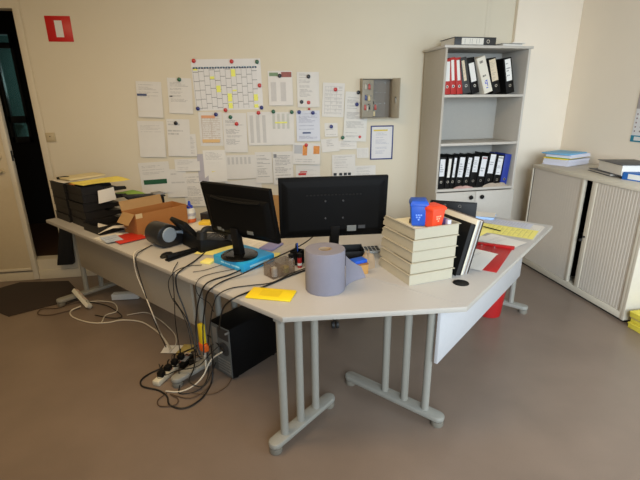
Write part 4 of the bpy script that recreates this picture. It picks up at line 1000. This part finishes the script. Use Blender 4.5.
# glue bottle and things round it
gl = thing('glue_bottle','white glue bottle with a blue spout and orange foot','bottle',D(.705,1.71,.7405),DROT)
k = MB(); k.lathe([(0,.0),(.030,.0),(.033,.004),(.033,.03),(0,.03)]); k.build('orange_foot', mat('orange print band',(.86,.42,.20),.5), gl)
k = MB(); k.lathe([(.0325,.03),(.033,.09),(.027,.108),(.014,.118),(.0,.118)]); k.build('bottle_body', M_white, gl)
k = MB(); k.lathe([(.019,.112),(.021,.118),(.020,.132),(.010,.138),(.006,.168),(.002,.172),(0,.172)]); k.build('spout', mat('spout blue',(.08,.24,.70),.4), gl)
k = MB(); k.lathe([(.0335,.055),(.0337,.056),(.0337,.076),(.0335,.077)]); k.build('label_band', mat('label dark print',(.72,.72,.76),.5), gl); gl.scale = (1.3,1.3,1.0)
ds('paper_sheet','white sheet with a yellow patch right of the glue bottle','paper',.70,1.50,.22,.28,20,M_plain,.7415,.004,1,None)
solo('sticky_pad', MB().box(-.045,.045,-.045,.045,0,.022,.001), mat('amber note pad',(.95,.80,.25),.6), 'amber sticky note pad right of the glue bottle', 'note pad', D(.73,1.54,.7462), DROT+L(30))
solo('note_box', MB().box(-.04,.04,-.035,.035,0,.07,.002), mat('black note box',(.12,.12,.13),.5), 'small black box beside the left screen, behind the phone', 'box', D(.80,1.62,.7405), DROT+L(10))
ds('paper_sheet','pale yellow sheets under the grey mouse','paper',.40,.98,.22,.22,30,M_pyell,.7425,.003,2,None)
ds('paper_sheet','white papers behind the foot of the left screen','paper',.56,.88,.30,.22,12,pm(80,rows=20,strength=.25),.7415,.003,0,None)
solo('sticky_pad', MB().box(-.035,.035,-.035,.035,0,.012,.001), M_pyell, 'pale yellow note pad by the blue paper pack', 'note pad', D(.225,.835,.7405), DROT+L(20))
solo('notebook', MB().box(-.075,.075,-.05,.05,0,.012,.002), mat('lilac notebook',(.55,.54,.72),.6), 'lilac notebook on the desk beyond the blue paper pack', 'notebook', D(.655,.735,.7405), DROT+L(15))
solo('crumpled_note', MB().box(-.04,.04,-.03,.03,0,.006,.001), M_pyell, 'yellow slip between the blue pack and the lilac notebook', 'note', D(.55,.60,.7405), DROT+L(35))
# brown paper file between the screens
pf = thing('magazine_file','brown cardboard magazine file standing between the two screens','file',D(1.00,.945,.7405),DROT+L(25))
k = MB(); k.box(-.05,.05,-.11,.11,0,.003); k.box(-.05,-.047,-.11,.11,.003,.25); k.box(.047,.05,-.11,.11,.003,.25); k.box(-.047,.047,-.11,-.107,.003,.25); k.build('file_body', M_cardin, pf)
k = MB(); 
for i in range(5): k.box(-.042+i*.017,-.030+i*.017,-.10,.10,.004,.20+.012*(i%3))
k.build('contents', M_plain, pf)
# acrylic organiser
M_acr = mat('smoked clear acrylic',(.50,.42,.34),.12,.05,20,alpha=.34)
ac = thing('desk_organiser','smoky clear desk tray with odds and ends before the paper roll','organiser',D(.355,.365,.7405),DROT+L(-10))
k = MB(); k.box(-.075,.075,-.045,.045,0,.004); k.box(-.075,.075,-.045,-.042,.004,.078); k.box(-.075,.075,.042,.045,.004,.078); k.box(-.075,-.072,-.042,.042,.004,.078); k.box(.072,.075,-.042,.042,.004,.078); k.box(-.002,.002,-.042,.042,.004,.06)
k.build('tray_walls', M_acr, ac)
for lab_, x_, y_, r_, h_, m_ in (('small white eraser in the smoky desk tray',-.045,-.015,.016,.05,M_white),('brown cork stub in the smoky desk tray',-.035,.018,.014,.035,mat('cork brown',(.50,.30,.16),.8)),('olive tape reel in the smoky desk tray',.036,.0,.026,.03,mat('olive tape',(.52,.48,.16),.5))):
    k = MB(); k.lathe([(0,0),(r_,0),(r_,h_*.9),(r_*.9,h_),(0,h_)], seg=18); v = Vector((x_,y_,0)); v.rotate(Matrix.Rotation(DROT+L(-10),3,'Z'))
    solo('desk_oddment', k, m_, lab_, 'oddment', D(.355,.365,.7447)+v, 0)
# pen cup group
pc = thing('pen_cup','black square pen cup left of the paper roll','pen cup',D(.535,.395,.7405),DROT+L(10))
k = MB(); k.box(-.03,.03,-.03,.03,0,.004); 
for a in ((-.03,.03,-.03,-.027),(-.03,.03,.027,.03),(-.03,-.027,-.027,.027),(.027,.03,-.027,.027)): k.box(*a,.004,.085)
k.build('cup', M_black, pc)
for i,(x_,y_,m_,lb_) in enumerate(((-.012,-.01,M_black,'black'),(.012,.008,M_blue,'blue'),(-.008,.014,M_dgrey,'dark grey'))):
    k = MB(); k.cyl((0,0,0),(0,0,.12),.005,stops=[(0,.002),(.06,.005),(.95,.005),(1,.003)],seg=10)
    v = Vector((x_,y_,0)); v.rotate(Matrix.Rotation(DROT+L(10),3,'Z'))
    solo('pen',k,m_,lb_+' pen standing in the black pen cup','pen',D(.535,.395,.7455)+v,0,rot=(L(6-4*i),L(5*i-4),0))
def glue(label, w_, u_, body, cap, h=.075):
    t = thing('glue_stick',label,'glue stick',D(w_,u_,.7405),DROT)
    k = MB(); k.lathe([(0,0),(.0135,0),(.0135,h*.72),(0,h*.72)],seg=20); k.build('tube', body, t)
    k = MB(); k.lathe([(.0145,h*.72),(.0145,h*.98),(.012,h),(0,h)],seg=20); k.build('cap', cap, t)
    k = MB(); k.lathe([(.0138,h*.15),(.0139,h*.16),(.0139,h*.32),(.0138,h*.33)],seg=20); k.build('band', M_white, t)
glue('red glue stick with a black cap left of the paper roll',.500,.345,M_red,M_black,.085)
glue('white glue stick with a black cap beside the red one',.470,.385,M_white,M_black,.080)
# yellow envelope
ev = thing('padded_envelope','bright yellow envelope lying on the front of the corner desk','envelope',D(.132,.205,.7405),DROT+L(27))
MB().box(-.060,.060,-.115,.115,0,.010,.004).build('envelope_body', M_yell, ev)
MB().box(-.035,.035,-.05,.055,.0098,.0106).build('print_area', mat('darker yellow print',(.86,.74,.08),.6), ev)
# behind the roll: black organiser, blue box, wooden block, tissue, calculator
bo = thing('pen_tray','black pen organiser behind the paper roll','organiser',D(.675,.215,.7405),DROT+L(-45))
k = MB(); k.box(-.16,.16,-.045,.045,0,.005,.001); k.box(-.16,.16,.041,.045,.005,.10,.001); k.box(-.16,.16,-.045,-.041,.005,.085,.001); k.box(-.16,-.156,-.041,.041,.005,.095,.001); k.box(.156,.16,-.041,.041,.005,.095,.001); k.box(-.03,-.027,-.041,.041,.005,.09); k.box(.045,.048,-.041,.041,.005,.09)
k.build('tray_body', M_black, bo)
k = MB(); k.lathe([(.016,0),(.019,.002),(.016,.004),(.013,.002),(.016,0)], seg=20, M=Matrix.Translation((-.10,-.046,.104)) @ Matrix.Rotation(PI/2,4,'X')); 
v = Vector((0,0,0)); k.build('ring_pull', M_black, bo)
wb = thing('wooden_box','pale wooden block box right of the paper roll','box',D(.635,.025,.7405),DROT+L(-30))
MB().box(-.045,.045,-.03,.03,0,.055,.002).build('box_body', M_wood, wb); MB().box(-.046,.046,-.031,.031,.0552,.064,.002).build('lid', mat('dark wood',(.55,.36,.20),.6), wb)
solo('card_box', MB().box(-.04,.04,-.028,.028,0,.018,.002), mat('bright blue box',(.10,.33,.75),.5), 'small bright blue box on the wooden block', 'box', D(.635,.028,.8050), DROT+L(-22))
cloth('tissue','crumpled beige tissue packet between the wooden block and the beige trays','tissue',D(.735,.035,.7405),.075,.065,.085,mat('beige tissue',(.62,.53,.42),.85,.15,40),9)
kl_ = thing('calculator','grey calculator with dark keys between the right screen and the beige trays','calculator',D(.985,.165,.7405),DROT+L(-40))
MB().hexa([(-.055,-.04,0),(.055,-.04,0),(.055,.04,0),(-.055,.04,0),(-.055,-.04,.012),(.055,-.04,.012),(.055,.04,.025),(-.055,.04,.025)],.002).build('body', mat('calculator grey',(.70,.70,.68),.5), kl_)
for i in range(4):
    k = MB()
    for j in range(3): k.box(-.045+i*.024,-.028+i*.024,-.03+j*.022,-.014+j*.022,.014+j*.0034,.019+j*.0034,.001)
    k.build('key_column', M_dgrey, kl_)
# ------------------------------------------------------------------ under the desk
pcw = thing('computer_tower','black computer tower under the corner desk, grey back panel showing','computer',D(.195,.745,0),DROT)
MB().box(0,.40,-.097,.097,.012,.36,.004).build('case', mat('tower black',(.022,.020,.018),.6,spec=.15), pcw)
rp_ = MB().box(-.003,.001,-.092,.092,.018,.352,.001).build('rear_panel', mat('tower rear grey',(.40,.41,.40),.45,metal=.3), pcw)
k = MB(); k.lathe([(0,.003),(.012,.003),(.012,.001),(.020,.001),(.020,.003),(.028,.003),(.028,.001),(.036,.001),(.036,.003),(.046,.003),(.046,0)],seg=28,M=Matrix.Translation((-.003,-.035,.205)) @ Matrix.Rotation(-PI/2,4,'Y')); k.build('fan_grille', M_dgrey, rp_)
MB().box(-.005,-.003,.030,.075,.14,.33).build('port_panel', mat('port steel',(.60,.60,.58),.35,metal=.6), rp_)
MB().box(-.005,-.003,-.08,.02,.27,.345).build('power_unit', M_dgrey, rp_)
for i in range(5): MB().box(-.005,-.003,-.08,.04,.035+i*.020,.047+i*.020).build('slot_cover', MATS['port steel'], rp_)
MB().box(-.035,-.003,-.096,-.088,.335,.347,.002).build('cable_hook', MATS['port steel'], pcw)
for x_ in (.04,.36):
    for y_ in (-.075,.075):
        k = MB(); k.cyl((x_,y_,0),(x_,y_,.013),.014,seg=12); k.build('foot', M_black, pcw)
# office chair mostly hidden behind the desk
oc = thing('office_chair','dark office chair tucked behind the corner desk, one castor in view','chair',(.56,3.12,0),L(20))
for i in range(5):
    a = L(250+72*i); d_ = Vector((math.cos(a),math.sin(a),0))
    k = MB(); k.tube([d_*.03+Vector((0,0,.10)), d_*.15+Vector((0,0,.095)), d_*.275+Vector((0,0,.075))],.018,8); lg = k.build('leg', M_black, oc)
    for s in (-1,1):
        n2_ = Vector((-d_.y,d_.x,0)); cpt = d_*.275+Vector((0,0,.028)); k = MB(); k.cyl(cpt+n2_*s*.006, cpt+n2_*s*.026, .0275, seg=18); k.build('castor', M_dgrey, lg)
k = MB(); k.cyl((0,0,.075),(0,0,.42),.025,stops=[(0,.035),(.3,.033),(.31,.022),(1,.022)]); k.build('gas_lift', M_black, oc)
M_fab = mat('charcoal seat fabric',(.13,.13,.14),.9,.1,200)
MB().box(-.24,.24,-.23,.23,.42,.49,.03,seg=3).build('seat', M_fab, oc)
MB().box(-.21,.21,.20,.26,.55,.86,.028,seg=3).build('backrest', M_fab, oc)
k = MB(); k.tube([(0,.10,.43),(0,.26,.45),(0,.275,.56),(0,.262,.62)],.016,8); k.build('back_support', M_black, oc)
# waste bin
wbn = MB(); wbn.lathe([(0,0),(.085,0),(.090,.004),(.115,.28),(.120,.285),(.120,.292),(.112,.292),(.086,.006),(0,.006)], seg=36)
solo('waste_bin', wbn, M_red, 'red round waste bin under the right desk wing', 'bin', D(2.065,-.285,0), DROT)
# black cloth hanging under the far end
bg = MB(); bg.hexa([(-.035,-.015,-.36),(.045,-.015,-.36),(.045,.02,-.36),(-.035,.02,-.36),(.0,-.01,0),(.045,-.01,0),(.045,.015,0),(.0,.015,0)],.006)
bgo = thing('cloth_bag','black cloth bag hanging on the wall behind the far end of the left desk','bag',(-1.815,WY-.06,.56),0)
k = MB(); k.hexa([(-.115,-.035,-.40),(.035,-.035,-.40),(.035,.03,-.40),(-.115,.03,-.40),(-.02,-.02,.03),(.07,-.02,.03),(.07,.02,.03),(-.02,.02,.03)],.010); k.build('bag_body', mat('black cloth',(.07,.065,.065),.9), bgo)
k = MB(); k.tube([(.0,0,.02),(.01,.01,.10),(.03,.045,.13),(.05,.01,.10),(.055,0,.02)],.005,6); k.build('strap', M_blackm, bgo)
k = MB(); k.tube([(.03,.058,.14),(.03,.035,.135),(.03,.032,.15)],.004,6); k.build('hook', M_chrome, bgo)
# power strips and the like on the floor
def strip(label, loc, rot, n, m, L_=.30, name='power_strip'):
    t = thing(name, label, 'power strip', loc, 0, 'power strips on the floor', rot=rot)
    MB().box(-L_/2,L_/2,-.026,.026,0,.036,.008).build('strip_body', m, t)
    for i in range(n):
        k = MB(); x_ = -L_/2+.05+i*(L_-.08)/max(1,n-1)
        k.lathe([(.020,.0),(.020,.0015),(.017,.0015),(.016,-.010),(0,-.010)],(x_,0,.0355),20); k.build('socket', mat('socket rose',(.72,.47,.38),.5) if i else M_dgrey, t)
    return t
STRIP = (L(38), L(-17), DROT+L(90))
strip('white three-way power strip leaning at the foot of the far desk leg', D(.055,2.49,.055), STRIP, 4, mat('strip white',(.84,.82,.75),.45), .27)
adp = thing('power_adapter','white flat power box lying below the left modesty panel','power box',D(.37,2.33,0),DROT+L(-45))
MB().box(-.115,.115,-.035,.035,.002,.055,.006).build('box_body', M_white, adp); MB().box(.1145,.1165,-.012,.012,.018,.034).build('inlet', M_dgrey, adp)
strip('cream power strip crowded with black plugs in the cable heap', D(.02,1.04,.0), (0,0,DROT+L(20)), 4, mat('strip cream',(.80,.77,.68),.5), .34)
pr_ = random.Random(5)
for i,(dw,lb_) in enumerate(((-.11,'first'),(-.045,'second'),(.02,'third'),(.085,'last'))):
    t = thing('power_plug','black plug in the cream power strip, %s along it from the desk front' % lb_,'plug',D(.02+dw*.94,1.04+dw*.34,.0365),DROT+L(20+pr_.uniform(-15,15)),'black plugs in the cable heap')
    k = MB(); k.box(-.020,.020,-.020,.020,0,.034,.006); k.build('plug_body', M_black, t)
    k = MB(); k.tube([(.0,.0,.030),(.02,.01,.045),(.05,.02,.04)],.0045,8); k.build('strain_relief', M_black, t)
solo('plastic_bag', MB().hsheet(.13,.10,wave=.03,ph=1,nx=8,ny=8), mat('pale yellow wrap',(.70,.62,.34),.5,.2,20), 'pale yellow wrapper on the floor in the cable heap', 'wrapper', D(.20,1.16,.004), DROT+L(30))
solo('paper_sheet', MB().hsheet(.10,.15,wave=.004,ph=2), M_plain, 'white sheet on the floor beside the cable heap', 'paper', D(.16,1.26,.003), DROT+L(40))
ct = thing('cable_clamp','yellow clamp with an orange clip among the cables at the tower','clamp',D(.10,.795,.06),DROT)
MB().box(-.014,.014,-.02,.02,.20,.33,.004).build('yellow_sleeve', M_yell, ct); MB().box(-.018,.018,-.035,.035,.15,.20,.006).build('orange_clip', mat('clip orange',(.88,.38,.10),.5), ct)
k = MB(); k.tube([(0,0,.003),(.005,0,.08),(0,0,.18)],.006,8); k.build('lead', M_wcable, ct)
for w_,u_,r_,lb_ in ((.115,1.05,25,'black power brick lying behind the cream power strip'),(.17,.97,-30,'black power brick nearest the tower in the cable heap')):
    t = thing('power_brick',lb_,'power brick',D(w_,u_,.0005),DROT+L(r_),'power bricks in the cable heap')
    MB().box(-.065,.065,-.03,.03,0,.036,.007).build('brick_body', M_black, t); MB().box(-.03,.03,-.02,.02,.0361,.0368).build('rating_label', M_grey, t)
    k = MB(); k.tube([(.062,0,.018),(.10,.01,.02),(.14,.03,.01)],.004,6); k.build('lead', M_cable, t)
# ------------------------------------------------------------------ cables
def cable(key, r, m, label, group='cables'):
    pts = [D(*p) for p in CAB[key]]
    mb = MB(); mb.tube(pts, r, 7, 5)
    solo('cable', mb, m, label, 'cable', (0,0,0), 0, group)
cable('printer_black',.0032,M_cable,'black cable dropping over the desk edge below the label printer')
cable('printer_white',.0036,M_wcable,'white cable dropping over the desk edge below the label printer')
cable('loop_thin',.0024,M_cable,'thin black cable making a wide loop in front of the left modesty panel')
cable('phone_thick',.0042,M_cable,'thick black cable from the phone sagging over the desk edge')
cable('straight',.0026,M_cable,'straight black cable hanging plumb before the left modesty panel')
cable('thin_edge',.0022,M_cable,'thin dark lead curling over the desk edge near the blue pack')
cable('mon1',.0042,M_cable,'black cable from the left screen passing over the blue pack')
cable('mon2',.0042,M_cable,'long black cable from the right screen crossing the blue pack')
cable('bundle',.0045,M_cable,'thick black cable running past the yellow envelope')
cable('bundle2',.0030,M_cable,'thin black cable running left of the yellow envelope')
cable('kb',.0020,M_dgrey,'dark grey lead on the desk before the blue pack')
cable('fl_white',.0055,M_wcable,'thick white cord winding across the floor from the far power strip')
cable('fl_white2',.0045,M_wcable,'shorter white cord curling behind the thick one on the floor')
cable('fl_thin',.0035,M_wcable,'thin pale cord arching over the floor to the cable heap')
cable('fl_dark',.0040,M_bcable,'brown cord looping beyond the far desk foot')
cable('fl_dark2',.0038,M_cable,'dark cord lying behind the white cord on the floor')
cable('heap_loop',.0050,M_cable,'stout black cable lying in a big loop at the cable heap')
cable('heap_thin',.0028,M_bcable,'thin brown wire tangled in front of the cable heap')
cable('heap_brown',.0024,M_bcable,'fine brown wire trailing to the tower\'s corner')
cable('heap_white',.0045,M_wcable,'white cable curving round the desk foot up to the tower')
cable('heap_black3',.0050,M_cable,'black cable arching from the plugs to the tower\'s back')
for i, pts in enumerate((
  [(.06,1.02,.07),(.0,.93,.10),(-.05,.86,.02),(-.09,.80,.006),(.0,.74,.006),(.10,.78,.03),(.16,.84,.16),(.12,.72,.27)],
  [(-.05,1.08,.07),(-.08,.98,.05),(-.03,.90,.09),(.05,.80,.12),(.10,.74,.20),(.17,.70,.26)],
  [(.10,1.08,.07),(.15,.98,.12),(.06,.86,.08),(-.02,.80,.05),(.03,.72,.03),(.16,.77,.10)],
  [(.02,1.05,.07),(.10,1.15,.04),(.20,1.10,.008),(.22,.98,.01),(.14,.93,.10),(.12,.96,.33),(.02,.93,.55)])):
    mb = MB(); mb.tube([D(w_,u_,z_) for w_,u_,z_ in pts], (.0036,.003,.0042,.003)[i], 7, 6)
    solo('cable', mb, M_cable, 'thin black wire tangled among the plugs at the cable heap', 'cable', (0,0,0), 0, 'tangled wires at the cable heap')
# ------------------------------------------------------------------ camera, light, world
cam = bpy.data.cameras.new('camera'); co = bpy.data.objects.new('camera', cam); C.objects.link(co)
cam.sensor_width = 36.0; cam.lens = 425.543/640*36; cam.clip_start = .05
Xc, Yc, Zc = Vector((.98708,-.15984,-.0108)), Vector((.05946,.30292,.95116)), Vector((-.14876,-.93952,.30850))
Xc.normalize(); Zc = Xc.cross(Yc).normalized(); Yc = Zc.cross(Xc)
co.matrix_world = Matrix(((Xc.x,Yc.x,Zc.x,0),(Xc.y,Yc.y,Zc.y,0),(Xc.z,Yc.z,Zc.z,1.65),(0,0,0,1)))
bpy.context.scene.camera = co
def area(name, loc, tgt, sx, sy, e, col, spread=180):
    l = bpy.data.lights.new(name, 'AREA'); l.shape = 'RECTANGLE'; l.size = sx; l.size_y = sy; l.energy = e; l.color = col; l.spread = math.radians(spread)
    o = bpy.data.objects.new(name, l); C.objects.link(o); o.location = loc
    o.rotation_euler = (Vector(tgt)-Vector(loc)).to_track_quat('-Z','Y').to_euler(); return o
area('window_light', (.9,-1.5,1.9), (2.9,2.6,.6), 2.4, 1.6, 100, (.76,.88,1.0), 105)
area('right_fill_light', (3.25,.1,1.5), (1.7,1.9,.2), 1.6, 1.2, 62, (.58,.77,1.0))  # added fill, no window known here; brightens right floor and panel
area('warm_overhead_fill', (-.9,1.9,2.70), (-.8,2.6,0), 2.6, .8, 68, (1.0,.73,.40))  # added overhead fill, warms the left side and leaves under-desk dark
pl_ = bpy.data.lights.new('passage_fill','POINT'); pl_.energy = 14; pl_.color = (.75,1,.97); pl_.shadow_soft_size = .2  # unseen fill added to light the teal behind the panes
po = bpy.data.objects.new('passage_fill', pl_); C.objects.link(po); po.location = (-2.5, 6.45, 1.95)
wd = bpy.data.worlds.new('world'); bpy.context.scene.world = wd; wd.use_nodes = True
bgn = wd.node_tree.nodes['Background']; bgn.inputs[0].default_value = (1.0,.80,.54,1); bgn.inputs[1].default_value = .20
sc_ = bpy.context.scene
sc_.view_settings.view_transform = 'Standard'; sc_.view_settings.look = 'None'; sc_.view_settings.exposure = -0.13
try: sc_.cycles.use_denoising = True
except Exception: pass
